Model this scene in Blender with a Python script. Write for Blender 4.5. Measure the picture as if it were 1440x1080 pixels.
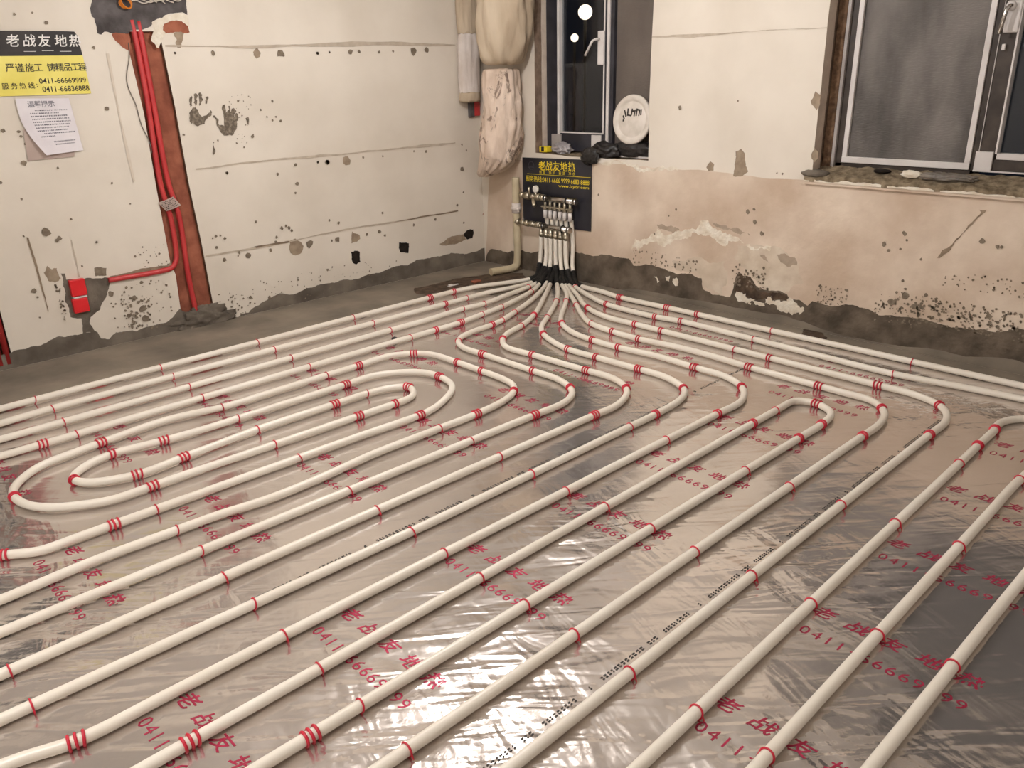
import bpy, bmesh, math, random
from mathutils import Vector, Matrix, noise

for _o in list(bpy.data.objects): bpy.data.objects.remove(_o)
SC = bpy.context.scene
COL = SC.collection

# ---------------------------------------------------------------- camera
cam = bpy.data.cameras.new('camera')
cam.sensor_width = 36.0
cam.lens = 1134.62 / 1440 * 36
cam.clip_start = .05
cam_ob = bpy.data.objects.new('camera', cam)
COL.objects.link(cam_ob)
_r = Vector((-.722886, .690529, -.024600)); _d = Vector((.266451, .245733, -.931997)); _f = Vector((-.637526, -.680283, -.361629))
_m = Matrix((( _r.x, -_d.x, -_f.x), (_r.y, -_d.y, -_f.y), (_r.z, -_d.z, -_f.z))).to_4x4()
_m.translation = Vector((4.6347, 5.2508, 1.55))
cam_ob.matrix_world = _m
SC.camera = cam_ob

# ---------------------------------------------------------------- world (night outside), lamp and added fills, exposure
world = bpy.data.worlds.new('night'); SC.world = world
world.use_nodes = True
world.node_tree.nodes['Background'].inputs[0].default_value = (.010, .012, .018, 1)
world.node_tree.nodes['Background'].inputs[1].default_value = .6

def lamp(name, loc, watts, size, col):
    l = bpy.data.lights.new(name, 'POINT'); l.energy = watts; l.shadow_soft_size = size; l.color = col
    o = bpy.data.objects.new(name, l); o.location = loc; COL.objects.link(o)
lamp('bulb_and_fill', (2.05, 2.15, 2.45), 88, .07, (1.0, .985, 1.0))
lamp('bulb_and_fill', (4.9, 3.5, 2.50), 90, .12, (1.0, .985, 1.0))  # unseen fill light, added to lift the left wall
lamp('bulb_and_fill', (2.2, 5.8, 2.50), 8, .12, (1.0, .985, 1.0))  # weak unseen fill, added to even out the walls

vs = SC.view_settings
vs.view_transform = 'Standard'; vs.look = 'None'; vs.gamma = 1; vs.use_curve_mapping = False
vs.exposure = 0.0

# measured layout, metres: x along the left wall, y along the right wall, z up
PIPES = {'p1':([[0.296,0.846],[0.528,0.771],[0.702,0.709],[0.923,0.677],[1.154,0.681],[1.795,0.692],[2.166,0.699],[2.521,0.705],[2.813,0.71],[3.126,0.715],[3.398,0.72],[3.589,0.723],[3.763,0.726],[3.944,0.73]],[[0.923,0.675,2],[1.154,0.666,3],[1.809,0.726,1],[2.514,0.701,1],[3.121,0.702,1],[3.771,0.75,1]]),'p2':([[0.358,0.933],[0.556,0.932],[0.776,0.896],[0.981,0.898],[1.183,0.9],[1.345,0.901],[1.8,0.905],[2.176,0.909],[2.52,0.912],[2.908,0.915],[3.14,0.917],[3.456,0.92],[3.75,0.923],[3.991,0.943]],[[0.981,0.895,1],[1.183,0.905,2],[1.804,0.911,1],[2.516,0.91,1],[3.14,0.928,1],[3.753,0.927,1]]),'p3':([[0.353,0.981],[0.518,1.022],[0.733,1.055],[0.994,1.103],[1.184,1.092],[1.523,1.116],[1.819,1.12],[2.182,1.126],[2.531,1.132],[3.014,1.139],[3.144,1.142],[3.468,1.147],[3.764,1.151],[4.04,1.156]],[[0.448,1.023,1],[1.001,1.111,1],[1.184,1.092,1],[1.823,1.131,1],[2.535,1.139,1],[3.147,1.149,1],[3.765,1.159,1]]),'p4':([[0.362,1.02],[0.559,1.126],[0.768,1.2],[0.974,1.258],[1.185,1.293],[1.405,1.329],[1.621,1.337],[1.822,1.339],[2.202,1.342],[2.539,1.345],[3.102,1.35],[3.468,1.354],[3.764,1.356],[3.914,1.358],[4.088,1.359]],[[0.542,1.114,1],[0.974,1.258,1],[1.185,1.293,1],[1.405,1.329,3],[1.621,1.352,2],[1.822,1.338,1],[2.539,1.345,1],[3.158,1.366,1],[3.764,1.365,1],[3.916,1.355,3]]),'p5':([[0.28,1.024],[0.494,1.169],[0.733,1.3],[1.001,1.42],[1.189,1.496],[1.306,1.523],[1.512,1.542],[1.62,1.58],[1.686,1.636],[1.731,1.736],[1.731,1.912],[1.731,2.121],[1.732,2.322],[1.732,2.507],[1.772,2.625],[1.824,2.698],[1.95,2.756],[2.16,2.755],[2.548,2.752],[2.804,2.751],[3.181,2.748],[3.521,2.746],[3.784,2.744],[4.103,2.742],[4.405,2.74]],[[1.001,1.42,1],[1.189,1.496,1],[1.302,1.518,2],[1.666,1.616,1],[1.733,1.908,3],[1.726,2.317,2],[1.777,2.65,2],[2.156,2.746,3],[2.553,2.751,1],[3.185,2.762,1],[3.788,2.752,1]]),'p6':([[0.306,1.084],[0.613,1.316],[0.965,1.568],[1.19,1.678],[1.364,1.731],[1.475,1.805],[1.554,1.926],[1.546,2.131],[1.538,2.34],[1.531,2.532],[1.524,2.706],[1.571,2.827],[1.641,2.901],[1.802,2.965],[1.972,2.964],[2.569,2.96],[2.972,2.958],[3.198,2.956],[3.795,2.953],[4.173,2.95],[4.415,2.949]],[[0.965,1.568,2],[1.185,1.673,1],[1.454,1.786,2],[1.539,2.122,2],[1.52,2.525,3],[1.587,2.855,2],[1.965,2.951,3],[2.571,2.956,1],[3.201,2.982,1],[3.796,2.956,1],[4.419,2.964,1]]),'p7':([[0.271,1.125],[0.441,1.294],[0.611,1.439],[0.943,1.671],[1.122,1.791],[1.225,1.908],[1.292,2.051],[1.336,2.217],[1.331,2.429],[1.324,2.725],[1.321,2.874],[1.356,2.998],[1.413,3.088],[1.533,3.146],[1.761,3.167],[1.953,3.168],[2.186,3.169],[2.592,3.171],[3.124,3.173],[3.201,3.172],[3.797,3.158],[4.176,3.149],[4.426,3.143]],[[0.611,1.439,1],[0.943,1.671,1],[1.225,1.908,2],[1.324,2.213,2],[1.336,2.429,2],[1.321,2.725,3],[1.404,3.068,2],[1.761,3.169,2],[1.953,3.162,1],[2.592,3.177,1],[3.201,3.176,1],[3.801,3.156,1],[4.425,3.152,1]]),'p8':([[0.262,1.17],[0.415,1.357],[0.611,1.528],[0.87,1.727],[0.985,1.84],[1.079,2.026],[1.111,2.209],[1.114,2.413],[1.087,2.672],[1.098,2.928],[1.106,3.12],[1.159,3.242],[1.23,3.315],[1.364,3.375],[1.563,3.374],[1.958,3.372],[2.426,3.369],[2.586,3.369],[3.097,3.366],[3.206,3.365],[3.528,3.364],[3.806,3.362],[4.147,3.361],[4.375,3.359],[4.518,3.315]],[[0.563,1.494,1],[0.979,1.832,2],[1.111,2.209,2],[1.114,2.413,2],[1.094,2.928,3],[1.185,3.275,2],[1.563,3.368,2],[1.958,3.359,1],[2.591,3.383,1],[3.206,3.381,1],[3.806,3.361,1],[4.376,3.341,3]]),'p9':([[0.252,1.196],[0.59,1.609],[0.752,1.808],[0.859,1.98],[0.898,2.191],[0.908,2.401],[0.879,2.673],[0.88,2.904],[0.9,3.146],[0.909,3.543],[0.913,3.697],[0.915,3.81],[0.966,3.883],[1.038,3.935],[1.181,3.967],[1.329,3.967],[1.806,3.966],[1.962,3.966],[2.606,3.965],[3.207,3.965],[3.556,3.965],[3.814,3.964]],[[0.59,1.609,1],[0.859,1.98,1],[0.894,2.187,2],[0.903,2.397,2],[0.904,3.146,3],[0.913,3.545,3],[0.988,3.886,2],[1.334,3.964,2],[1.969,3.972,1],[2.606,3.971,1],[3.211,3.973,1],[3.816,3.963,1]]),'p10':([[0.234,1.216],[0.408,1.459],[0.6,1.721],[0.681,1.96],[0.683,2.196],[0.686,2.403],[0.689,2.672],[0.692,2.925],[0.695,3.147],[0.698,3.397],[0.7,3.583],[0.702,3.758],[0.704,3.925],[0.753,4.059],[0.832,4.131],[0.948,4.167],[1.137,4.168],[1.581,4.17],[1.976,4.172],[2.598,4.175],[3.221,4.178],[3.672,4.18]],[[0.6,1.721,2],[0.684,2.196,2],[0.679,2.403,2],[0.704,2.925,1],[0.709,3.147,2],[0.69,3.757,3],[0.772,4.078,2],[1.137,4.173,2],[1.979,4.168,1],[2.6,4.182,1],[3.221,4.182,1]]),'p11':([[0.226,1.266],[0.335,1.48],[0.444,1.758],[0.468,1.997],[0.467,2.192],[0.44,2.379],[0.46,2.909],[0.474,3.28],[0.491,3.745],[0.452,4.054],[0.424,4.336]],[[0.233,1.272,1],[0.438,1.753,2],[0.461,2.188,2],[0.434,2.379,2],[0.469,2.913,1],[0.484,3.745,1]]),'p12':([[0.19,1.308],[0.201,1.507],[0.24,1.698],[0.24,2.122],[0.239,2.365],[0.239,2.899],[0.239,3.166],[0.238,3.467],[0.238,3.742],[0.238,4.045],[0.237,4.278]],[[0.241,1.711,3],[0.238,2.122,3],[0.217,2.361,2],[0.269,2.907,1],[0.238,3.742,1]]),'q':([[4.362,2.557],[4.068,2.538],[3.791,2.547],[3.648,2.552],[3.443,2.578],[3.196,2.572],[2.939,2.546],[2.639,2.545],[2.542,2.545],[2.337,2.545],[2.136,2.52],[2.012,2.466],[1.948,2.388],[1.925,2.27],[1.924,2.118],[1.922,1.909],[1.947,1.661],[2.11,1.533],[2.336,1.537],[2.546,1.541],[2.871,1.547],[3.147,1.552],[3.403,1.501],[3.717,1.542],[3.856,1.565],[3.977,1.593],[4.077,1.673],[4.13,1.755],[4.142,1.846],[4.119,1.945],[4.063,2.028],[3.988,2.081],[3.884,2.135],[3.715,2.136],[3.465,2.139],[3.162,2.142],[2.96,2.144],[2.74,2.147],[2.53,2.149],[2.411,2.138],[2.339,2.014],[2.413,1.956],[2.548,1.931],[2.74,1.932],[3.152,1.932],[3.379,1.954],[3.52,1.968],[3.723,1.988],[3.892,1.913],[3.929,1.828],[3.835,1.733],[3.726,1.702],[3.511,1.731],[3.292,1.744],[3.156,1.743],[2.802,1.741],[2.549,1.74],[2.361,1.739],[2.216,1.821],[2.146,1.915],[2.135,2.017],[2.16,2.142],[2.218,2.219],[2.345,2.301],[2.471,2.35],[2.87,2.346],[3.171,2.343],[3.553,2.34],[3.778,2.338],[3.936,2.336],[4.073,2.335],[4.19,2.334],[4.294,2.263]],[[3.788,2.551,1],[2.554,2.553,1],[2.345,2.552,3],[2.001,2.462,2],[1.925,2.118,2],[1.924,1.913,2],[1.999,1.619,3],[2.336,1.531,3],[2.546,1.547,1],[3.144,1.543,1],[3.72,1.551,3],[4.14,1.831,2],[3.715,2.143,3],[3.171,2.152,1],[2.742,2.154,3],[2.536,2.174,2],[2.345,2.023,3],[2.549,1.924,1],[2.74,1.935,3],[3.163,1.949,1],[3.518,1.964,3],[3.728,2.001,3],[3.928,1.838,2],[3.729,1.71,2],[3.511,1.731,3],[3.164,1.762,1],[2.54,1.733,3],[2.135,2.017,3],[2.532,2.339,3],[3.171,2.354,1],[3.78,2.346,1],[3.937,2.352,3],[4.277,2.268,3]]),'r':([[4.304,3.564],[4.175,3.563],[4.014,3.562],[3.806,3.561],[3.535,3.56],[3.21,3.559],[2.586,3.556],[1.977,3.553],[1.535,3.551],[1.418,3.551],[1.249,3.55],[1.168,3.553],[1.129,3.633],[1.191,3.751],[1.345,3.78],[1.461,3.78],[1.556,3.779],[1.976,3.775],[2.591,3.77],[3.207,3.765],[3.528,3.763],[3.806,3.76],[3.952,3.759],[4.074,3.758]],[[2.583,3.57,1],[3.209,3.575,1],[3.806,3.561,1],[3.206,3.763,1],[3.806,3.77,1],[3.951,3.763,3],[1.54,3.55,2],[1.345,3.532,1],[1.129,3.647,3],[1.345,3.796,2],[1.553,3.778,2],[1.975,3.769,1],[2.593,3.762,1],[4.175,3.553,3]]),'s1':([[0.671,4.406],[0.799,4.342],[0.883,4.352],[0.986,4.354],[1.11,4.355],[1.334,4.359],[1.65,4.364],[1.969,4.368],[2.252,4.372],[2.599,4.378],[2.839,4.381],[3.086,4.385],[3.219,4.387],[3.472,4.391]],[[0.882,4.335,2],[1.111,4.355,2],[1.329,4.374,1],[1.966,4.377,1],[2.6,4.381,1],[3.216,4.379,1]]),'s2':([[1.322,4.574],[1.663,4.576],[1.971,4.578],[2.602,4.581],[2.957,4.583],[3.222,4.585]],[[1.327,4.585,1],[1.968,4.572,1],[2.602,4.585,1],[3.22,4.582,1]]),'s3':([[2.013,4.785],[2.312,4.781],[2.591,4.778],[2.848,4.775],[3.062,4.772]],[[2.591,4.779,1]])}
LW = [('cement',0.05,[(3.963,0.123),(3.758,0.091),(3.682,0.102),(3.604,0.102),(3.56,0.099),(3.464,0.124),(3.404,0.118),(3.334,0.114),(3.293,0.122),(3.229,0.116),(3.208,0.062),(3.161,0.046),(3.113,0.08),(3.046,0.073),(2.934,0.07),(2.8,0.072),(2.739,0.106),(2.696,0.143),(2.658,0.107),(2.466,0.135),(2.399,0.094),(2.337,0.007),(2.307,-0.008),(2.226,0.015),(2.116,0.067),(1.972,0.103),(1.845,0.077),(1.669,0.104),(1.459,0.102),(1.301,0.086),(1.212,0.102),(1.066,0.104),(0.938,0.12),(0.735,0.138),(0.563,0.128),(0.23,0.098),(0.176,0.099),(0.081,0.101),(-0.024,0.124),(-0.057,0.129),(-0.048,-0.066),(0.653,-0.061),(1.959,-0.056),(2.671,-0.053),(3.791,-0.054),(4.004,-0.053)]),('cement',0.05,[(3.347,0.499),(3.325,0.495),(3.325,0.457),(3.227,0.443),(3.218,0.447),(3.078,0.426),(3.095,0.379),(3.136,0.3),(3.18,0.238),(3.239,0.207),(3.252,0.166),(3.231,0.108),(3.301,0.12),(3.291,0.21),(3.349,0.232),(3.346,0.283),(3.346,0.394)]),('tan',0.1,[(3.409,0.557),(3.389,0.531),(3.362,0.535),(3.353,0.471),(3.387,0.452),(3.421,0.467),(3.436,0.519)]),('dent',0.06,[(3.16,0.499),(3.091,0.487),(3.1,0.441),(3.163,0.448)]),('crack_shade',0.02,[(3.081,0.433),(2.72,0.439),(2.693,0.466),(2.702,0.418),(2.726,0.408),(3.08,0.418)]),('dark',0.04,[(2.847,2.203),(2.892,1.939),(2.892,1.895),(2.881,1.887),(2.88,1.809),(2.86,1.801),(2.839,1.817),(2.802,1.809),(2.704,1.81),(2.692,1.825),(2.632,1.828),(2.568,1.85),(2.55,1.876),(2.495,1.895),(2.473,1.912),(2.428,1.922),(2.359,1.928),(2.337,1.915),(2.335,1.955),(2.3,2.238)]),('brick',0.06,[(2.802,1.805),(2.705,1.806),(2.719,1.71),(2.754,1.734),(2.78,1.763)]),('white',0.08,[(2.554,1.876),(2.489,1.899),(2.473,1.912),(2.36,1.926),(2.339,1.907),(2.338,1.854),(2.35,1.814),(2.448,1.808),(2.491,1.808),(2.524,1.76),(2.544,1.729),(2.557,1.734),(2.582,1.777),(2.56,1.82)]),('brick',0.05,[(2.486,1.865),(2.435,1.883),(2.378,1.88),(2.343,1.854),(2.339,1.818),(2.486,1.812),(2.502,1.83)]),('tan',0.1,[(2.442,1.815),(2.374,1.816),(2.408,1.734),(2.433,1.734)]),('brick',0.06,[(0.01,0.406),(-0.027,0.457),(-0.097,0.479),(-0.09,0.424),(-0.03,0.391)]),('tan',0.06,[(1.844,0.463),(1.801,0.472),(1.762,0.442),(1.742,0.409),(1.763,0.365),(1.812,0.351),(1.852,0.375),(1.855,0.422)]),('tan',0.06,[(1.324,0.453),(1.264,0.419),(1.259,0.387),(1.291,0.369),(1.342,0.366)]),('hole',0.06,[(1.352,0.302),(1.319,0.306),(1.273,0.289),(1.274,0.211),(1.31,0.199),(1.345,0.219)]),('hole',0.06,[(0.904,0.302),(0.806,0.283),(0.819,0.205),(0.894,0.222)]),('tan',0.06,[(0.5,0.227),(0.402,0.266),(0.232,0.271),(0.209,0.222),(0.329,0.2),(0.469,0.21)]),('hole',0.06,[(0.233,0.266),(0.191,0.298),(0.122,0.295),(0.135,0.221),(0.196,0.22)]),('tan',0.06,[(1.939,1.706),(1.908,1.735),(1.886,1.702),(1.895,1.677),(1.921,1.666),(1.938,1.685)]),('dent',0.06,[(1.768,1.697),(1.755,1.718),(1.729,1.718),(1.715,1.692),(1.72,1.675),(1.768,1.677)]),('tan',0.06,[(1.346,0.972),(1.335,0.996),(1.301,0.998),(1.279,0.966),(1.29,0.938),(1.326,0.936),(1.344,0.953)]),('print',0.12,[(2.416,1.363),(2.394,1.387),(2.365,1.373),(2.337,1.33),(2.307,1.341),(2.281,1.365),(2.275,1.352),(2.297,1.324),(2.327,1.305),(2.335,1.284),(2.399,1.282),(2.424,1.289),(2.428,1.323)]),('print',0.12,[(2.411,1.392),(2.404,1.445),(2.391,1.456),(2.387,1.444),(2.399,1.395)]),('print',0.12,[(2.376,1.427),(2.377,1.46),(2.362,1.469),(2.351,1.455),(2.364,1.406),(2.378,1.378)]),('print',0.12,[(2.351,1.393),(2.346,1.442),(2.346,1.463),(2.332,1.473),(2.322,1.46),(2.337,1.409)]),('print',0.12,[(2.311,1.404),(2.301,1.432),(2.304,1.443),(2.285,1.448),(2.283,1.436),(2.297,1.412)]),('print',0.12,[(2.249,1.258),(2.237,1.266),(2.2,1.264),(2.185,1.237),(2.155,1.274),(2.156,1.3),(2.183,1.31),(2.168,1.343),(2.13,1.341),(2.128,1.281),(2.14,1.23),(2.167,1.201),(2.209,1.204),(2.234,1.223)]),('print',0.12,[(2.201,1.311),(2.187,1.344),(2.161,1.359),(2.14,1.337),(2.13,1.315),(2.133,1.264),(2.153,1.226),(2.194,1.238),(2.208,1.268)]),('print',0.12,[(2.272,1.331),(2.263,1.332),(2.244,1.279),(2.234,1.257),(2.252,1.261)]),('print',0.12,[(2.201,1.311),(2.199,1.353),(2.198,1.391),(2.186,1.396),(2.181,1.382),(2.192,1.31)]),('print',0.12,[(2.177,1.314),(2.174,1.352),(2.161,1.385),(2.147,1.386),(2.157,1.342),(2.155,1.308)]),('print',0.12,[(2.148,1.316),(2.148,1.35),(2.14,1.367),(2.126,1.371),(2.134,1.316)]),('print',0.12,[(2.133,1.273),(2.125,1.324),(2.116,1.34),(2.107,1.336),(2.117,1.289),(2.136,1.23)]),('print',0.1,[(2.297,1.172),(2.29,1.171),(2.297,1.098),(2.312,1.091),(2.309,1.121)]),('print',0.15,[(2.054,1.303),(2.034,1.31),(2.035,1.258),(2.041,1.263)]),('line',0.01,[(2.504,1.747),(1.6,1.752),(0.227,1.753),(0.228,1.743),(1.601,1.741),(2.505,1.738)]),('line',0.01,[(2.439,1.019),(2.32,1.02),(1.41,1.021),(0.843,1.022),(0.275,1.023),(0.276,1.013),(0.844,1.011),(1.412,1.009),(2.322,1.009),(2.44,1.009)]),('line',0.01,[(2.466,0.461),(2.21,0.46),(1.887,0.462),(1.289,0.482),(0.928,0.475),(0.287,0.483),(0.288,0.473),(0.929,0.464),(1.29,0.472),(1.888,0.451),(2.211,0.449),(2.468,0.452)]),('crack_shade',0.01,[(0.951,0.473),(0.777,0.474),(0.537,0.477),(0.285,0.477),(0.279,0.469),(0.537,0.469),(0.778,0.465)]),('crack_shade',0.01,[(2.122,0.465),(1.942,0.466),(1.849,0.464),(1.851,0.451),(1.944,0.452),(2.106,0.452)]),('ridge',0.005,[(2.853,1.702),(2.837,1.702),(2.826,0.978),(2.839,0.975)]),('crack_shade',0.01,[(3.48,0.735),(3.47,0.731),(3.465,0.638),(3.459,0.466),(3.458,0.29),(3.463,0.291),(3.469,0.451),(3.476,0.64)]),('line',0.01,[(3.255,0.686),(3.25,0.685),(3.251,0.46),(3.258,0.462)])]
LD = [[2.452,1.702,0.0087],[2.211,1.701,0.0152],[1.465,1.696,0.0107],[1.369,1.702,0.0079],[2.481,1.228,0.008],[2.091,1.412,0.0083],[2.023,1.187,0.0114],[1.846,1.402,0.0095],[1.731,0.976,0.0124],[1.553,0.98,0.0091],[1.476,0.974,0.0184],[2.235,0.97,0.0084],[1.939,1.349,0.0076],[1.901,1.303,0.0067],[1.863,1.279,0.0077],[1.835,1.3,0.0077],[1.803,1.273,0.0097],[2.076,1.321,0.0061],[2.141,1.152,0.0061],[2.092,1.122,0.0061],[2.265,1.178,0.0069],[1.2,1.703,0.0196],[1.127,1.706,0.0122],[0.955,1.702,0.0103],[0.829,1.707,0.0084],[0.642,1.706,0.0278],[0.518,1.715,0.0206],[1.464,1.696,0.0098],[1.37,1.702,0.0074],[1.553,0.98,0.0081],[1.475,0.974,0.0174],[1.171,0.98,0.0095],[0.994,0.972,0.0081],[0.699,0.986,0.0083],[0.58,0.976,0.0112],[0.164,0.949,0.0094],[0.208,0.999,0.0087],[2.238,0.972,0.0094],[1.876,0.927,0.0098],[2.083,0.63,0.0097],[2.377,0.575,0.0095],[2.346,0.574,0.0076],[2.318,0.552,0.0105],[2.385,0.499,0.0104],[2.403,0.565,0.0057],[1.896,0.559,0.013],[1.862,0.571,0.009],[1.841,0.555,0.0126],[1.821,0.531,0.0116],[1.945,0.504,0.01],[1.954,0.472,0.011],[2.346,0.41,0.0144],[2.234,0.442,0.0097],[2.246,0.421,0.0068],[2.174,0.409,0.0196],[2.003,0.419,0.013],[1.694,0.419,0.0284],[1.511,0.562,0.0104],[1.434,0.532,0.0105],[1.458,0.415,0.0212],[1.508,0.411,0.0084],[1.758,0.787,0.009],[1.735,0.848,0.015],[1.571,0.204,0.0106],[2.201,0.119,0.0124],[2.06,0.09,0.0127],[1.197,0.411,0.012],[1.082,0.418,0.0165],[1.033,0.38,0.0111],[0.749,0.421,0.0114],[0.528,0.434,0.0116],[0.289,0.519,0.0118],[0.214,0.619,0.0095],[0.227,0.367,0.009],[-0.164,0.089,0.0126],[0.219,0.807,0.0205],[1.038,0.555,0.011],[2.907,1.402,0.0125],[3.239,1.097,0.0073],[3.459,0.947,0.0064],[2.881,0.849,0.0061],[2.963,0.982,0.0085],[3.54,1.046,0.0098],[3.405,1.138,0.0139],[3.107,1.182,0.0062],[3.374,1.238,0.0087],[3.394,1.305,0.0098],[3.388,1.28,0.0079],[3.47,1.316,0.0116],[3.375,0.746,0.0247],[3.312,0.703,0.0125],[3.328,0.693,0.0108],[3.493,0.742,0.0061],[3.229,0.803,0.0084],[3.511,0.426,0.0145],[3.498,0.386,0.0075],[3.117,0.65,0.0077],[3.226,0.523,0.0064],[3.513,0.266,0.0059],[2.929,0.193,0.0227],[2.923,0.128,0.0228],[2.945,0.242,0.0113],[3.02,0.163,0.0112],[3.002,0.348,0.0089],[3.098,0.327,0.0176],[2.965,0.273,0.018],[2.906,0.36,0.0112],[2.756,0.314,0.0092],[2.744,0.233,0.0074],[2.795,0.275,0.0073],[2.885,0.239,0.0091],[3.098,0.243,0.0071],[2.912,0.53,0.0089],[2.763,0.522,0.0068],[2.916,1.733,0.0089],[2.453,1.703,0.0065],[3.284,1.898,0.0076],[3.135,1.858,0.0097],[3.195,1.907,0.0061]]
LS = [[2.748,3.113,0.054,0.365,70,0.006],[2.705,2.965,0.427,0.584,25,0.005],[2.882,3.044,0.084,0.283,45,0.009],[3.369,3.395,0.217,0.463,30,0.006],[2.174,2.457,0.001,0.188,50,0.006],[1.347,2.14,-0.037,0.226,60,0.005],[0.938,1.447,-0.001,0.205,30,0.005],[2.001,2.151,1.148,1.466,30,0.004]]
RW = [('lower',0.012,[(0.119,0.883),(0.697,0.898),(1.223,0.911),(1.699,0.91),(1.967,0.907),(2.455,0.903),(2.795,0.901),(3.187,0.917),(4.058,0.884),(4.777,0.882),(4.982,-0.028),(4.219,0.001),(3.219,0.002),(1.505,-0.0),(0.009,0.001)]),('cream',0.1,[(2.482,0.462),(2.617,0.485),(2.727,0.489),(2.827,0.458),(2.917,0.401),(2.961,0.289),(2.864,0.213),(2.701,0.195),(2.627,0.256),(2.518,0.322),(2.454,0.376)]),('cream',0.1,[(1.97,0.296),(2.151,0.333),(2.397,0.346),(2.421,0.201),(2.391,0.12),(2.24,0.149),(2.21,0.21),(2.054,0.219)]),('white',0.14,[(1.62,0.316),(1.646,0.4),(1.812,0.454),(1.838,0.493),(2.011,0.5),(2.113,0.522),(2.184,0.583),(2.244,0.6),(2.272,0.561),(2.382,0.533),(2.478,0.513),(2.527,0.478),(2.39,0.44),(2.315,0.472),(2.215,0.492),(2.066,0.452),(1.963,0.412),(1.843,0.397),(1.719,0.364)]),('white',0.14,[(2.539,0.47),(2.717,0.483),(2.709,0.452),(2.576,0.444)]),('tan',0.06,[(2.208,0.933),(2.235,0.975),(2.266,0.957),(2.263,0.917),(2.228,0.91)]),('tan',0.06,[(2.416,0.956),(2.421,1.014),(2.415,1.043),(2.452,1.063),(2.482,1.036),(2.486,0.998),(2.514,0.928),(2.478,0.897),(2.411,0.892)]),('greyish',0.12,[(2.282,0.583),(2.378,0.579),(2.473,0.569),(2.567,0.534),(2.476,0.533),(2.345,0.554)]),('greyish',0.12,[(1.836,0.524),(1.931,0.523),(2.023,0.512),(1.905,0.493),(1.851,0.498)]),('greyish',0.1,[(2.765,0.439),(2.882,0.436),(2.898,0.389),(2.791,0.393)]),('greyish',0.1,[(2.645,0.423),(2.679,0.422),(2.728,0.374),(2.67,0.396)]),('tan',0.06,[(2.88,1.348),(2.902,1.399),(2.94,1.38),(2.939,1.329),(2.922,1.297)]),('tan',0.06,[(2.919,1.052),(2.933,1.086),(2.957,1.07),(2.962,1.029),(2.946,1.011),(2.924,1.027)]),('dband',0.05,[(0.08,0.118),(0.478,0.159),(0.998,0.217),(1.146,0.226),(1.243,0.217),(1.46,0.242),(1.594,0.249),(1.639,0.202),(1.865,0.224),(1.975,0.207),(2.146,0.217),(2.224,0.201),(2.241,0.127),(2.392,0.109),(2.453,0.109),(2.48,0.211),(2.503,0.288),(2.592,0.271),(2.655,0.208),(2.734,0.201),(2.854,0.201),(2.879,0.174),(2.998,0.15),(3.025,0.186),(3.137,0.176),(3.232,0.204),(3.347,0.201),(3.435,0.175),(3.593,0.196),(3.73,0.196),(3.815,0.186),(3.957,0.197),(4.105,0.22),(4.145,0.245),(4.175,0.243),(4.368,0.225),(4.545,0.235),(4.71,0.247),(4.914,0.274),(4.995,-0.089),(4.231,-0.064),(3.226,-0.053),(1.507,-0.071),(0.005,-0.082)]),('slab',0.02,[(1.737,0.034),(2.079,0.036),(2.422,0.048),(2.738,0.05),(2.983,0.047),(3.112,0.022),(3.705,0.037),(4.149,0.075),(4.949,0.118),(4.995,-0.089),(4.231,-0.064),(3.226,-0.053),(1.507,-0.071)]),('dark2',0.1,[(2.486,0.147),(2.504,0.278),(2.593,0.26),(2.645,0.185),(2.746,0.192),(2.856,0.191),(2.87,0.152),(2.763,0.138),(2.651,0.123),(2.535,0.124)]),('white',0.2,[(2.488,0.126),(2.532,0.155),(2.63,0.109),(2.748,0.172),(2.817,0.143),(2.9,0.178),(2.979,0.132),(2.877,0.087),(2.812,0.09),(2.72,0.12),(2.609,0.083),(2.526,0.09)]),('white',0.15,[(1.827,0.15),(1.848,0.156),(1.877,0.123),(1.857,0.108)]),('white',0.15,[(1.923,0.165),(1.963,0.177),(1.959,0.136),(1.931,0.138)]),('white',0.15,[(1.986,0.141),(2.031,0.165),(2.039,0.138),(2.014,0.111)]),('crack_shade',0.06,[(3.862,0.824),(3.898,0.827),(3.884,0.805),(3.843,0.743),(3.786,0.659),(3.763,0.602),(3.711,0.55),(3.701,0.55),(3.718,0.596),(3.742,0.608),(3.777,0.663),(3.835,0.751),(3.875,0.81)]),('line',0.01,[(1.733,1.738),(2.382,1.734),(2.931,1.732),(2.932,1.728),(2.383,1.729),(1.734,1.731)]),('white',0.1,[(1.293,0.911),(1.584,0.915),(1.817,0.912),(1.986,0.915),(1.987,0.901),(1.818,0.899),(1.585,0.904),(1.293,0.902)])]
RD = [[1.297,0.683,0.0095],[2.593,0.622,0.0157],[2.537,0.681,0.0158],[2.58,0.7,0.0112],[2.649,0.556,0.0157],[1.989,0.643,0.0097],[2.712,0.932,0.0065],[2.749,0.931,0.0077],[1.933,0.594,0.0073],[1.819,0.455,0.0075],[3.408,0.587,0.0141],[3.439,0.555,0.01],[3.511,0.661,0.0138],[3.529,0.624,0.0079],[3.502,0.572,0.0079],[3.904,0.667,0.0148],[3.981,0.648,0.011],[3.999,0.65,0.0091],[3.619,0.531,0.0078],[3.541,0.397,0.008],[3.561,0.353,0.008],[3.936,0.478,0.006],[4.029,0.484,0.0059],[3.566,0.316,0.022],[3.494,0.266,0.0203],[3.626,0.263,0.0199],[3.664,0.265,0.0119],[3.674,0.339,0.0118],[3.732,0.314,0.0098],[4.004,0.281,0.015],[4.066,0.315,0.0074],[1.982,1.298,0.0139],[2.408,1.345,0.0066]]
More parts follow.
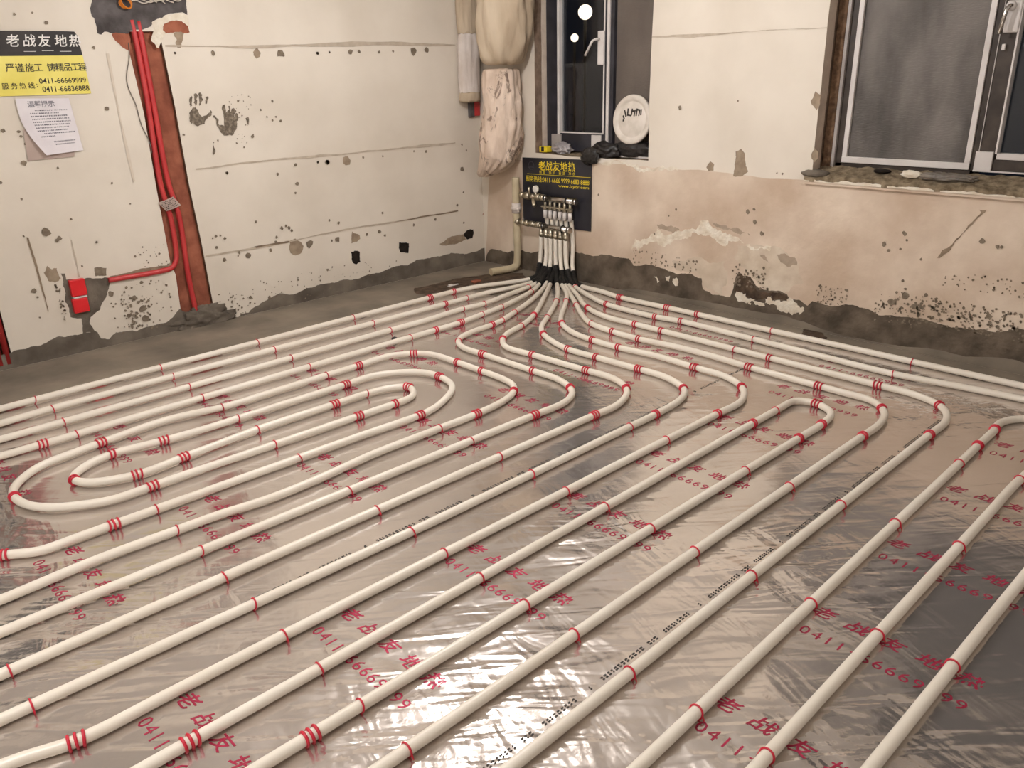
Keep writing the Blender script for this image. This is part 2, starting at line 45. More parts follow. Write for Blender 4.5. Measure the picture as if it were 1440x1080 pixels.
RS = [[3.048,3.239,0.187,0.294,60,0.006],[3.433,4.176,0.221,0.331,150,0.007],[3.644,4.178,0.172,0.282,120,0.008],[3.753,4.146,0.401,0.489,40,0.006],[3.404,3.653,0.142,0.252,50,0.006],[1.627,2.184,0.225,0.323,50,0.008],[2.452,2.724,0.194,0.339,60,0.008]]
CHASE = [(2.727,1.82),(2.7,1.364),(2.706,0.944),(2.703,0.45),(2.683,0.371),(2.691,0.134),(2.696,0.012),(2.446,0.012),(2.469,0.116),(2.48,0.553),(2.498,0.921),(2.505,1.395),(2.524,1.823)]
COND1 = [(2.674,1.882),(2.669,1.825),(2.662,1.475),(2.672,0.94),(2.647,0.738),(2.646,0.579),(2.651,0.496),(2.664,0.452),(2.698,0.416),(2.754,0.412),(2.852,0.409),(2.976,0.411),(3.096,0.411)]
COND2 = [(2.635,1.875),(2.633,1.806),(2.628,1.423),(2.622,0.935),(2.592,0.753),(2.598,0.341),(2.588,0.091),(2.586,0.016)]
WIRE = [(2.718,1.759),(2.72,1.705),(2.77,1.554),(2.765,1.495),(2.74,1.43),(2.735,1.345),(2.726,1.279),(2.698,1.211),(2.697,1.135)]
TAG = [(2.719,0.838),(2.618,0.864),(2.578,0.805),(2.676,0.779)]
NOTICE = [(3.366,1.478),(3.097,1.483),(3.106,1.422),(3.103,1.255),(3.115,1.177),(3.263,1.177),(3.275,1.19),(3.335,1.181),(3.352,1.303)]
CARD = [(3.371,1.315),(3.382,1.148),(3.139,1.151),(3.115,1.268)]
RBOX = [(3.319,0.453),(3.227,0.438),(3.251,0.25),(3.34,0.26)]
COIL = [[2.7,0.0,1.978]]
STAIN = [[-0.088,2.99],[-0.151,2.992],[-0.024,3.098],[0.119,3.192],[0.126,3.101],[0.111,3.033]]
DARKPATCH = [[0.994,0.291],[0.825,0.316],[0.594,0.301],[0.291,0.394],[0.102,0.578],[0.218,0.777],[0.515,0.641],[1.065,0.532],[1.092,0.438]]
# ---------------------------------------------------------------- materials
MATS = {}
def lin(r, g, b):
    f = lambda c: (c / 255 / 12.92) if c / 255 <= .04045 else ((c / 255 + .055) / 1.055) ** 2.4
    return (f(r), f(g), f(b), 1)
def mat(name, c1, c2=None, scale=6, rough=.85, metal=0, bump=0, bscale=40, detail=5, spec=.3, lo=.35, hi=.65, stretch=(1, 1, 1)):
    m = bpy.data.materials.new(name); m.use_nodes = True
    nt = m.node_tree; N = nt.nodes; L = nt.links
    b = N['Principled BSDF']
    b.inputs['Roughness'].default_value = rough; b.inputs['Metallic'].default_value = metal
    b.inputs['Specular IOR Level'].default_value = spec
    tc = N.new('ShaderNodeTexCoord'); mp = N.new('ShaderNodeMapping'); mp.inputs['Scale'].default_value = stretch
    L.new(tc.outputs['Object'], mp.inputs[0])
    n = N.new('ShaderNodeTexNoise'); n.inputs['Scale'].default_value = scale; n.inputs['Detail'].default_value = detail
    L.new(mp.outputs[0], n.inputs['Vector'])
    r = N.new('ShaderNodeValToRGB'); r.color_ramp.elements[0].position = lo; r.color_ramp.elements[1].position = hi
    r.color_ramp.elements[0].color = lin(*c1); r.color_ramp.elements[1].color = lin(*(c2 or c1))
    L.new(n.outputs[0], r.inputs[0]); L.new(r.outputs[0], b.inputs['Base Color'])
    if bump:
        n2 = N.new('ShaderNodeTexNoise'); n2.inputs['Scale'].default_value = bscale; n2.inputs['Detail'].default_value = 6
        L.new(mp.outputs[0], n2.inputs['Vector'])
        bp = N.new('ShaderNodeBump'); bp.inputs['Strength'].default_value = bump; bp.inputs['Distance'].default_value = .02
        L.new(n2.outputs[0], bp.inputs['Height']); L.new(bp.outputs[0], b.inputs['Normal'])
    MATS[name] = m
    return m
def emit(name, c, s):
    m = bpy.data.materials.new(name); m.use_nodes = True
    N = m.node_tree.nodes; N.remove(N['Principled BSDF'])
    e = N.new('ShaderNodeEmission'); e.inputs[0].default_value = c; e.inputs[1].default_value = s
    m.node_tree.links.new(e.outputs[0], N['Material Output'].inputs[0]); MATS[name] = m

mat('plaster_far', (214, 210, 204), (226, 222, 216), scale=2, rough=.95)
mat('ridge', (206, 193, 175), (216, 203, 185), scale=12, rough=1)
mat('plaster', (214, 203, 187), (227, 217, 202), scale=1.6, rough=.92, bump=.12, bscale=9)
mat('plaster_lower', (194, 172, 150), (224, 207, 187), scale=2.4, rough=.95, bump=.25, bscale=16, lo=.36, hi=.68)
mat('cream', (196, 178, 156), (216, 202, 182), scale=7, rough=.95, bump=.2, bscale=20)
mat('flaked_white', (214, 200, 178), (234, 226, 210), scale=14, rough=.95, bump=.5, bscale=40)
mat('cement', (92, 83, 73), (124, 114, 101), scale=6, rough=.95, bump=.4, bscale=25)
mat('dark_band', (78, 68, 57), (116, 103, 88), scale=7, rough=.95, bump=.4, bscale=25)
mat('dark_stain', (62, 50, 40), (98, 80, 64), scale=18, rough=.95, bump=.4)
mat('concrete', (104, 95, 83), (146, 134, 118), scale=2.6, rough=.9, bump=.25, bscale=14, lo=.3, hi=.7)
mat('tan_patch', (142, 124, 104), (164, 146, 124), scale=20, rough=.95)
mat('dent', (112, 99, 84), (140, 126, 108), scale=30, rough=.95)
mat('hole', (28, 22, 18), (44, 36, 30), scale=30, rough=1)
mat('groove', (178, 164, 146), (198, 184, 165), scale=12, rough=1)
mat('groove_shade', (124, 106, 88), (156, 138, 116), scale=14, rough=1)  # shade in the conduit slot, painted as a dark strip; also wall cracks
mat('greyish', (158, 142, 124), (178, 160, 140), scale=14, rough=1)
mat('brick', (128, 72, 54), (164, 100, 76), scale=9, rough=.95, bump=.4, bscale=30)
mat('dark_cavity', (64, 58, 56), (98, 92, 90), scale=10, rough=.8, bump=.3)
mat('hand_dirt', (104, 93, 80), (150, 137, 120), scale=60, rough=1, lo=.45, hi=.7)
mat('pipe_white', (226, 216, 200), (234, 226, 212), scale=3, rough=.35, spec=.5)
mat('tie_red', (188, 26, 48), (206, 40, 62), scale=20, rough=.4, spec=.5)
mat('sleeve_black', (18, 18, 18), (30, 29, 28), scale=30, rough=.5)
mat('conduit_red', (184, 48, 50), (202, 66, 64), scale=6, rough=.42, spec=.5)
mat('box_red', (206, 22, 30), (222, 34, 40), scale=6, rough=.4, spec=.5)
mat('ink_red', (168, 30, 66), (188, 48, 84), scale=30, rough=.45, metal=.35)
MATS['ink_red'].node_tree.nodes['Principled BSDF'].inputs['Alpha'].default_value = .8
mat('ink_black', (44, 40, 37), (70, 64, 58), scale=80, rough=.6)
mat('ink_grey', (120, 116, 122), (160, 156, 160), scale=50, rough=.8)
mat('board_black', (30, 30, 36), (44, 43, 50), scale=4, rough=.32, spec=.5)
mat('print_gold', (226, 200, 40), (240, 214, 60), scale=10, rough=.5)
mat('poster_yellow', (226, 210, 100), (238, 224, 122), scale=5, rough=.5)
mat('poster_black', (46, 42, 40), (62, 57, 54), scale=5, rough=.35)
mat('print_white', (226, 222, 214), (236, 232, 226), scale=10, rough=.6)
mat('paper', (218, 210, 212), (230, 224, 224), scale=4, rough=.8)
mat('card', (172, 152, 142), (186, 166, 154), scale=6, rough=.9)
mat('nickel', (176, 172, 166), (206, 200, 192), scale=20, rough=.22, metal=1)
mat('brass_dull', (176, 168, 150), (206, 196, 176), scale=20, rough=.35, metal=.9)
mat('bracket_black', (22, 21, 22), (32, 31, 30), rough=.6)
mat('gauge_face', (226, 222, 212), rough=.4)
mat('cream_pipe', (184, 168, 136), (202, 188, 158), scale=8, rough=.45, spec=.4)
mat('sack_pink', (206, 184, 164), (228, 208, 190), scale=10, rough=.9, bump=.5, bscale=26, stretch=(1, 1, .5))
mat('sack_tan', (176, 157, 133), (203, 186, 162), scale=5, rough=.85, bump=.35, bscale=12, stretch=(1, 1, .35))
mat('sack_white', (206, 194, 184), (222, 212, 204), scale=6, rough=.9, bump=.3, bscale=20)
mat('sack_dirt', (130, 110, 94), (168, 148, 130), scale=30, rough=1)
mat('frame_navy', (34, 34, 40), (52, 51, 58), scale=8, rough=.35, spec=.5)
mat('frame_brown', (52, 44, 38), (74, 64, 56), scale=12, rough=.5)
mat('frame_white', (206, 198, 192), (222, 216, 210), scale=6, rough=.4)
mat('frame_grey', (150, 142, 136), (172, 164, 158), scale=6, rough=.4)
mat('foam_brown', (78, 58, 42), (116, 90, 68), scale=30, rough=1, bump=.6)
mat('reveal_pale', (206, 188, 170), (222, 206, 188), scale=10, rough=1, bump=.3)
mat('reveal_brown', (118, 98, 82), (146, 124, 106), scale=14, rough=1, bump=.3)
mat('sill_rubble', (104, 90, 70), (148, 132, 108), scale=24, rough=1, bump=.8, bscale=40)
mat('lid_white', (206, 196, 182), (224, 214, 202), scale=12, rough=.5, spec=.4)
mat('bag_black', (26, 24, 24), (44, 40, 38), scale=14, rough=.38, spec=.5, bump=.6, bscale=18)
mat('film_grey', (96, 88, 78), (132, 122, 110), scale=16, rough=.4, spec=.5, bump=.5)
mat('clear_film', (146, 140, 140), (176, 170, 168), scale=16, rough=.3, spec=.5, bump=.5)
mat('wire_grey', (120, 112, 102), rough=.5)
mat('wire_orange', (206, 120, 34), rough=.45)
mat('wire_white', (200, 190, 176), rough=.5)
mat('tape_teal', (92, 100, 96), (112, 122, 116), scale=10, rough=.5)
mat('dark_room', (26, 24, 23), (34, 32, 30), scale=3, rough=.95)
emit('street_glow', (1, .84, .6, 1), 3.2)

# metallised film: shiny, wrinkled
def stains(name, c, scale, lo):
    m = MATS[name]; N = m.node_tree.nodes; L = m.node_tree.links; b = N['Principled BSDF']
    src = b.inputs['Base Color'].links[0].from_socket
    tc = N.new('ShaderNodeTexCoord'); mp = N.new('ShaderNodeMapping'); mp.inputs['Scale'].default_value = (1, 1, .45); L.new(tc.outputs['Object'], mp.inputs[0])
    n = N.new('ShaderNodeTexNoise'); n.inputs['Scale'].default_value = scale; n.inputs['Detail'].default_value = 8; n.inputs['Roughness'].default_value = .7; n.inputs['Distortion'].default_value = 1.2
    L.new(mp.outputs[0], n.inputs[0])
    r = N.new('ShaderNodeMapRange'); r.inputs[1].default_value = lo; r.inputs[2].default_value = lo + .05; L.new(n.outputs[0], r.inputs[0])
    x = N.new('ShaderNodeMix'); x.data_type = 'RGBA'; L.new(r.outputs[0], x.inputs[0]); L.new(src, x.inputs[6]); x.inputs[7].default_value = lin(*c)
    L.new(x.outputs[2], b.inputs['Base Color'])
stains('sack_pink', (140, 120, 106), 8, .545)
def foil_mat():
    m = bpy.data.materials.new('foil'); m.use_nodes = True
    nt = m.node_tree; N = nt.nodes; L = nt.links; b = N['Principled BSDF']
    b.inputs['Metallic'].default_value = .84; b.inputs['Roughness'].default_value = .17
    tc = N.new('ShaderNodeTexCoord')
    def nz(scale, stretch, rot, detail=4, rough=.55, dist=0):
        m0 = N.new('ShaderNodeMapping'); m0.inputs['Rotation'].default_value = (0, 0, rot); L.new(tc.outputs['Object'], m0.inputs[0])
        mp = N.new('ShaderNodeMapping'); mp.inputs['Scale'].default_value = stretch
        L.new(m0.outputs[0], mp.inputs[0])
        n = N.new('ShaderNodeTexNoise'); n.inputs['Scale'].default_value = scale; n.inputs['Detail'].default_value = detail
        n.inputs['Roughness'].default_value = rough; n.inputs['Distortion'].default_value = dist
        L.new(mp.outputs[0], n.inputs['Vector']); return n
    base = nz(1.4, (1, 1, 1), 0)
    r = N.new('ShaderNodeValToRGB'); r.color_ramp.elements[0].position = .35; r.color_ramp.elements[1].position = .7
    r.color_ramp.elements[0].color = lin(208, 200, 193); r.color_ramp.elements[1].color = lin(222, 213, 206)
    L.new(base.outputs[0], r.inputs[0]); L.new(r.outputs[0], b.inputs['Base Color'])
    a = nz(13, (.22, 1, 1), -2.45, 2, .5, .5)       # long soft creases
    a2 = nz(7, (.35, 1, 1), -1.3, 3, .5, .5)
    c = nz(38, (1, 1, 1), 0, 3, .6)              # fine crinkle
    gain = None                                   # drawn tight over most of the floor, creased where it was walked on
    for cx, cy, cr in ((3.75, 4.0, .85), (4.25, 2.9, .6), (2.45, 4.2, .5), (.75, 4.05, .5), (2.65, 3.62, .42), (4.5, 2.2, .6), (3.2, 4.75, .6), (1.55, 3.2, .35)):
        dv = N.new('ShaderNodeVectorMath'); dv.operation = 'DISTANCE'; L.new(tc.outputs['Object'], dv.inputs[0]); dv.inputs[1].default_value = (cx, cy, 0)
        mr = N.new('ShaderNodeMapRange'); mr.interpolation_type = 'SMOOTHSTEP'; L.new(dv.outputs['Value'], mr.inputs[0])
        mr.inputs[1].default_value = 0; mr.inputs[2].default_value = cr; mr.inputs[3].default_value = 1; mr.inputs[4].default_value = .16
        if gain is None: gain = mr
        else:
            mx = N.new('ShaderNodeMath'); mx.operation = 'MAXIMUM'; L.new(gain.outputs[0], mx.inputs[0]); L.new(mr.outputs[0], mx.inputs[1]); gain = mx
    wr = gain
    add = N.new('ShaderNodeMath'); add.operation = 'ADD'; L.new(a.outputs[0], add.inputs[0]); L.new(a2.outputs[0], add.inputs[1])
    mul = N.new('ShaderNodeMath'); mul.operation = 'MULTIPLY'; L.new(add.outputs[0], mul.inputs[0]); L.new(wr.outputs[0], mul.inputs[1])
    b1 = N.new('ShaderNodeBump'); b1.inputs['Strength'].default_value = FOIL_S1; b1.inputs['Distance'].default_value = .03
    L.new(mul.outputs[0], b1.inputs['Height'])
    b2 = N.new('ShaderNodeBump'); b2.inputs['Strength'].default_value = FOIL_S2; b2.inputs['Distance'].default_value = .004
    ml2 = N.new('ShaderNodeMath'); ml2.operation = 'MULTIPLY'; L.new(c.outputs[0], ml2.inputs[0]); L.new(wr.outputs[0], ml2.inputs[1])
    L.new(ml2.outputs[0], b2.inputs['Height']); L.new(b1.outputs[0], b2.inputs['Normal'])
    L.new(b2.outputs[0], b.inputs['Normal']); MATS['foil'] = m
FOIL_S1, FOIL_S2 = .7, .3
foil_mat()

def glass_mat():
    m = bpy.data.materials.new('window_glass'); m.use_nodes = True
    N = m.node_tree.nodes; L = m.node_tree.links; N.remove(N['Principled BSDF'])
    t = N.new('ShaderNodeBsdfTransparent'); t.inputs[0].default_value = (.8, .82, .84, 1)
    g = N.new('ShaderNodeBsdfGlossy'); g.inputs['Roughness'].default_value = .03
    lw = N.new('ShaderNodeLayerWeight'); lw.inputs[0].default_value = .5
    pw = N.new('ShaderNodeMath'); pw.operation = 'POWER'; L.new(lw.outputs['Facing'], pw.inputs[0]); pw.inputs[1].default_value = 5
    f = N.new('ShaderNodeMath'); f.operation = 'MULTIPLY_ADD'; L.new(pw.outputs[0], f.inputs[0]); f.inputs[1].default_value = .95; f.inputs[2].default_value = .045
    x = N.new('ShaderNodeMixShader'); L.new(f.outputs[0], x.inputs[0]); L.new(t.outputs[0], x.inputs[1]); L.new(g.outputs[0], x.inputs[2])
    L.new(x.outputs[0], N['Material Output'].inputs[0]); MATS['window_glass'] = m
glass_mat()
def screen_mat(name, c1, c2, alpha):
    m = mat(name, c1, c2, scale=5, rough=.6, spec=.4, stretch=(1, 1, .4))
    N = m.node_tree.nodes; L = m.node_tree.links
    b = N['Principled BSDF']; b.inputs['Alpha'].default_value = alpha
    tc = N.new('ShaderNodeTexCoord'); n = N.new('ShaderNodeTexNoise'); n.inputs['Scale'].default_value = 160; n.inputs['Detail'].default_value = 2
    mp = N.new('ShaderNodeMapping'); mp.inputs['Scale'].default_value = (1, .25, 1); L.new(tc.outputs['Object'], mp.inputs[0]); L.new(mp.outputs[0], n.inputs[0])
    bp = N.new('ShaderNodeBump'); bp.inputs['Strength'].default_value = .8; bp.inputs['Distance'].default_value = .006
    L.new(n.outputs[0], bp.inputs['Height']); L.new(bp.outputs[0], b.inputs['Normal'])
screen_mat('mesh_screen', (84, 79, 74), (128, 121, 114), .9)
screen_mat('mesh_screen_plain', (104, 94, 86), (116, 106, 97), .92)

# ---------------------------------------------------------------- builders
rnd = random.Random(11)
class MB:
    """collects faces with material slots and links them as one mesh object"""
    def __init__(s): s.bm = bmesh.new(); s.slots = []
    def mi(s, m):
        if m not in s.slots: s.slots.append(m)
        return s.slots.index(m)
    def face(s, pts, m, smooth=False):
        vs_ = [s.bm.verts.new(p) for p in pts]
        try: f = s.bm.faces.new(vs_)
        except ValueError: return
        f.material_index = s.mi(m); f.smooth = smooth
        return f
    def box(s, lo, hi, m, bevel=0):
        x0, y0, z0 = lo; x1, y1, z1 = hi
        v = [s.bm.verts.new(p) for p in ((x0,y0,z0),(x1,y0,z0),(x1,y1,z0),(x0,y1,z0),(x0,y0,z1),(x1,y0,z1),(x1,y1,z1),(x0,y1,z1))]
        k = s.mi(m); fs = []
        for q in ((0,3,2,1),(4,5,6,7),(0,1,5,4),(1,2,6,5),(2,3,7,6),(3,0,4,7)):
            f = s.bm.faces.new([v[i] for i in q]); f.material_index = k; fs.append(f)
        if bevel:
            es = {e for f in fs for e in f.edges}
            bmesh.ops.bevel(s.bm, geom=list(es), offset=bevel, segments=2, affect='EDGES', profile=.5)
    def tube(s, pts, r, m, sides=12, cap=True, closed=False, radii=None):
        k = s.mi(m); P = [Vector(p) for p in pts]; n = len(P); rings = []; up = None
        for i, p in enumerate(P):
            a = P[(i - 1) % n] if (i or closed) else p; b = P[(i + 1) % n] if (i < n - 1 or closed) else p
            t = (b - a).normalized()
            if up is None:
                up = Vector((0, 0, 1)) if abs(t.z) < .9 else Vector((1, 0, 0))
            u = up - t * up.dot(t)
            if u.length < 1e-6: u = t.orthogonal()
            u.normalize(); up = u; w = t.cross(u)
            rr = radii[i] if radii else r
            rings.append([s.bm.verts.new(p + (u * math.cos(2*math.pi*j/sides) + w * math.sin(2*math.pi*j/sides)) * rr) for j in range(sides)])
        for i in range(n if closed else n - 1):
            a, b = rings[i], rings[(i + 1) % n]
            for j in range(sides):
                f = s.bm.faces.new((a[j], a[(j+1) % sides], b[(j+1) % sides], b[j])); f.material_index = k; f.smooth = True
        if cap and not closed:
            for g, fl in ((rings[0], True), (rings[-1], False)):
                f = s.bm.faces.new(list(reversed(g)) if fl else g); f.material_index = k
    def loft(s, rings, m, cap=True):
        k = s.mi(m); V = [[s.bm.verts.new(p) for p in r] for r in rings]; n = len(V[0])
        for a, b in zip(V, V[1:]):
            for j in range(n):
                f = s.bm.faces.new((a[j], a[(j+1) % n], b[(j+1) % n], b[j])); f.material_index = k; f.smooth = True
        if cap:
            for g in (list(reversed(V[0])), V[-1]):
                f = s.bm.faces.new(g); f.material_index = k; f.smooth = True
    def lathe(s, prof, m, M, sides=48):
        """prof = [(r, h)], M maps (x, y, h) into the world"""
        k = s.mi(m); V = []
        for r, h in prof:
            V.append([s.bm.verts.new(M @ Vector((r*math.cos(2*math.pi*j/sides), r*math.sin(2*math.pi*j/sides), h))) for j in range(sides)])
        for a, b in zip(V, V[1:]):
            for j in range(sides):
                f = s.bm.faces.new((a[j], a[(j+1) % sides], b[(j+1) % sides], b[j])); f.material_index = k; f.smooth = True
        for g in (list(reversed(V[0])), V[-1]):
            f = s.bm.faces.new(g); f.material_index = k
    def lump(s, c, size, m, amp=.25, freq=3, sub=4, seed=0):
        k = s.mi(m)
        g = bmesh.ops.create_icosphere(s.bm, subdivisions=sub, radius=1)
        for v in g['verts']:
            d = v.co.normalized()
            q = 1 + amp * noise.noise(d * freq + Vector((seed, seed * 2.3, 1))) + amp * .4 * noise.noise(d * freq * 2.7 + Vector((seed, 5, seed)))
            v.co = Vector(c) + Vector((d.x * size[0], d.y * size[1], d.z * size[2])) * q
        for v in g['verts']:
            for f in v.link_faces: f.material_index = k; f.smooth = True
    def fill(s, loops, m):
        """flat polygon with holes"""
        k = s.mi(m); es = []
        for lp in loops:
            vv = [s.bm.verts.new(p) for p in lp]
            es += [s.bm.edges.new((vv[i], vv[(i + 1) % len(vv)])) for i in range(len(vv))]
        r = bmesh.ops.triangle_fill(s.bm, use_beauty=True, edges=es)
        for f in r['geom']:
            if isinstance(f, bmesh.types.BMFace): f.material_index = k
        return [f for f in r['geom'] if isinstance(f, bmesh.types.BMFace)]
    def text(s, body, m, org, right, up, size, width=None, bold=0, shear=0):
        """lettering as flat faces centred on org"""
        cu = bpy.data.curves.new('lettering', 'FONT'); cu.body = body; cu.size = size; cu.offset = bold * size * .9; cu.shear = shear
        cu.align_x = 'CENTER'; cu.align_y = 'CENTER'; cu.resolution_u = 2
        o = bpy.data.objects.new('lettering', cu)
        me = bpy.data.meshes.new_from_object(o)
        k = s.mi(m); right = Vector(right); up = Vector(up); org = Vector(org)
        xs = [v.co.x for v in me.vertices]; ys = [v.co.y for v in me.vertices]
        if xs:
            sx = width / (max(xs) - min(xs)) if width else 1
            cx = (max(xs) + min(xs)) / 2; cy = (max(ys) + min(ys)) / 2
            V = [s.bm.verts.new(org + right * ((v.co.x - cx) * sx) + up * (v.co.y - cy)) for v in me.vertices]
            for p in me.polygons:
                try: f = s.bm.faces.new([V[i] for i in p.vertices]); f.material_index = k
                except ValueError: pass
        bpy.data.objects.remove(o); bpy.data.curves.remove(cu); bpy.data.meshes.remove(me)
    def build(s, name, parent=None, origin=None, fix=True):
        if fix: bmesh.ops.recalc_face_normals(s.bm, faces=s.bm.faces)
        me = bpy.data.meshes.new(name)
        if origin is not None: s.bm.transform(Matrix.Translation(-Vector(origin)))
        s.bm.to_mesh(me); s.bm.free()
        for m in s.slots: me.materials.append(MATS[m])
        o = bpy.data.objects.new(name, me); COL.objects.link(o)
        if parent:
            o.parent = parent
            o.location = (Vector(origin) if origin is not None else Vector((0, 0, 0))) - wloc(parent)
        elif origin is not None: o.location = origin
        return o
def wloc(o):
    return o.location + (wloc(o.parent) if o.parent else Vector((0, 0, 0)))
def tag(o, label, cat, group=None, kind=None):
    o['label'] = label; o['category'] = cat
    if group: o['group'] = group
    if kind: o['kind'] = kind
    return o
def thing(name, loc, label, cat, group=None):
    o = bpy.data.objects.new(name, None); o.location = loc; o.empty_display_size = .1; COL.objects.link(o)
    return tag(o, label, cat, group)
def struct(o, label=None):
    o['kind'] = 'structure'
    if label: o['label'] = label
    return o
def struct_empty(name, loc):
    o = bpy.data.objects.new(name, None); o.location = loc; COL.objects.link(o); o['kind'] = 'structure'; return o

def jag(poly, amp, rng, minlen=.012):
    """ragged outline: midpoint displacement of every edge"""
    out = []
    def rec(a, b, d):
        l = math.hypot(b[0]-a[0], b[1]-a[1])
        if l < minlen or d > 6: out.append(a); return
        o = rng.gauss(0, amp) * l
        m = ((a[0]+b[0])/2 - (b[1]-a[1])/l*o, (a[1]+b[1])/2 + (b[0]-a[0])/l*o)
        rec(a, m, d + 1); rec(m, b, d + 1)
    for i in range(len(poly)):
        a, b = poly[i], poly[(i+1) % len(poly)]
        if max(a[1], b[1]) < .0015: out.append(a)
        else: rec(a, b, 0)
    return out
def blob(cx, cz, r, rng, n=9, asp=1):
    return [(cx + math.cos(2*math.pi*i/n) * r * rng.uniform(.65, 1.2), cz + asp * math.sin(2*math.pi*i/n) * r * rng.uniform(.65, 1.2)) for i in range(n)]
def smooth_path(P, step=.02, passes=3):
    P = [Vector(p) for p in P]
    P = [P[0] * 2 - P[1]] + P + [P[-1] * 2 - P[-2]]
    out = []
    for i in range(1, len(P) - 2):
        p0, p1, p2, p3 = P[i-1:i+3]
        k = [0]
        for a, b in ((p0, p1), (p1, p2), (p2, p3)): k.append(k[-1] + max((b - a).length, 1e-5) ** .5)
        n = max(2, int((p2 - p1).length / step))
        for j in range(n):
            t = k[1] + (k[2] - k[1]) * j / n
            def L(a, b, ta, tb): return a * ((tb - t) / (tb - ta)) + b * ((t - ta) / (tb - ta))
            A1 = L(p0, p1, k[0], k[1]); A2 = L(p1, p2, k[1], k[2]); A3 = L(p2, p3, k[2], k[3])
            out.append(L(L(A1, A2, k[0], k[2]), L(A2, A3, k[1], k[3]), k[1], k[2]))
    out.append(P[-2])
    for _ in range(passes):
        out = [out[0]] + [(out[i-1] + out[i] * 2 + out[i+1]) / 4 for i in range(1, len(out) - 1)] + [out[-1]]
    return out

# ---------------------------------------------------------------- room shell
XM, YM, ZM = 5.9, 7.0, 2.75
m = MB(); m.face([(-.0, -.0, 0), (XM, 0, 0), (XM, YM, 0), (0, YM, 0)], 'concrete')
r_ = random.Random(5)
m.face([(p[0], p[1], .0015) for p in jag(STAIN, .08, r_)], 'dark_stain')
m.face([(p[0], p[1], .0012) for p in jag(DARKPATCH, .05, r_)], 'dark_stain')
floor = struct(m.build('floor', fix=False), 'bare grey concrete floor showing along both walls')
m = MB(); m.face([(0, 0, ZM), (0, YM, ZM), (XM, YM, ZM), (XM, 0, ZM)], 'plaster_far'); struct(m.build('ceiling', fix=False))
m = MB(); m.face([(XM, 0, 0), (XM, YM, 0), (XM, YM, ZM), (XM, 0, ZM)], 'plaster_far'); struct(m.build('wall_behind', fix=False))
m = MB(); m.face([(0, YM, 0), (XM, YM, 0), (XM, YM, ZM), (0, YM, ZM)], 'plaster_far'); struct(m.build('wall_far', fix=False))

KEY = dict(cement='cement', tan='tan_patch', dent='dent', crack_shade='groove_shade', dark='dark_cavity', brick='brick', white='flaked_white',
           hole='hole', line='groove', ridge='ridge', lower='plaster_lower', cream='cream', greyish='greyish', dband='dark_band', dark2='dark_stain', slab='concrete')
KEY['print'] = 'hand_dirt'

# wall_left : plane y = 0, with the slanting chase, a second chase and a doorway let into it
m = MB(); r_ = random.Random(21)
D1 = .032
ch = [(x, max(z, .012)) for x, z in CHASE]
ch2 = [(3.70, .012), (3.93, .012), (3.93, 2.05), (3.70, 2.05)]
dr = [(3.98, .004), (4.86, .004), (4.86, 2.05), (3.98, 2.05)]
m.fill([[(0, 0, 0), (XM, 0, 0), (XM, 0, ZM), (0, 0, ZM)]] + [[(x, 0, z) for x, z in h] for h in (ch, ch2, dr)], 'plaster')
for h, dep, mm, ms in ((ch, D1, 'brick', 'foam_brown'), (ch2, .06, 'foam_brown', 'foam_brown'), (dr, .9, 'dark_room', 'reveal_brown')):
    m.fill([[(x, -dep, z) for x, z in h]], mm)
    for i in range(len(h)):
        a, b = h[i], h[(i + 1) % len(h)]
        m.face([(a[0], 0, a[1]), (b[0], 0, b[1]), (b[0], -dep, b[1]), (a[0], -dep, a[1])], ms if mm != 'dark_room' else 'dark_room')
def inpoly(p, poly):
    c = False; n = len(poly)
    for i in range(n):
        a, b = poly[i], poly[i-1]
        if (a[1] > p[1]) != (b[1] > p[1]) and p[0] < (b[0]-a[0]) * (p[1]-a[1]) / (b[1]-a[1]) + a[0]: c = not c
    return c
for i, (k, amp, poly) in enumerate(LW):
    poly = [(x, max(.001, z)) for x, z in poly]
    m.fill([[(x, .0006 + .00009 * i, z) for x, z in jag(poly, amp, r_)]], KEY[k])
for x, z, r in LD:
    if not inpoly((x, z), ch): m.fill([[(p[0], .0052, p[1]) for p in blob(x, z, r * 1.05, r_)]], 'dent')
for x0, x1, z0, z1, n, r in LS:
    for _ in range(n):
        x, z = r_.uniform(x0, x1), r_.uniform(z0, z1)
        if z > .01 and not inpoly((x, z), ch): m.fill([[(p[0], .0054, p[1]) for p in blob(x, z, r * r_.uniform(.4, 1.3), r_, 7)]], 'dent')
wall_left = struct(m.build('wall_left', fix=False), 'cream plaster wall with handprints and a slanting brick chase')

# wall_right : plane x = 0, two window openings
W1 = (.645, 1.738, .95, 2.42); W2 = (2.935, 5.35, .915, 2.42)
m = MB(); r_ = random.Random(33)
rc = lambda w: [(w[0], w[2]), (w[1], w[2]), (w[1], w[3]), (w[0], w[3])]
def rough_rect(w):
    q = rc(w); q = [q[0], q[1], q[2], q[3]]
    return jag(q, .006, r_, .05)
o1, o2 = rough_rect(W1), rough_rect(W2)
m.fill([[(0, 0, 0), (0, YM, 0), (0, YM, ZM), (0, 0, ZM)]] + [[(0, y, z) for y, z in h] for h in (o1, o2)], 'plaster')
for h, cuts in ((o1, ((0, 'reveal_brown'), (-.075, 'reveal_pale'), (-.24, ''))), (o2, ((0, 'reveal_pale'), (-.088, 'reveal_brown'), (-.24, '')))):
    for i in range(len(h)):
        a, b = h[i], h[(i+1) % len(h)]
        for (c0, mm), (c1, _) in zip(cuts, cuts[1:]):
            m.face([(c0, a[0], a[1]), (c0, b[0], b[1]), (c1, b[0], b[1]), (c1, a[0], a[1])], mm)
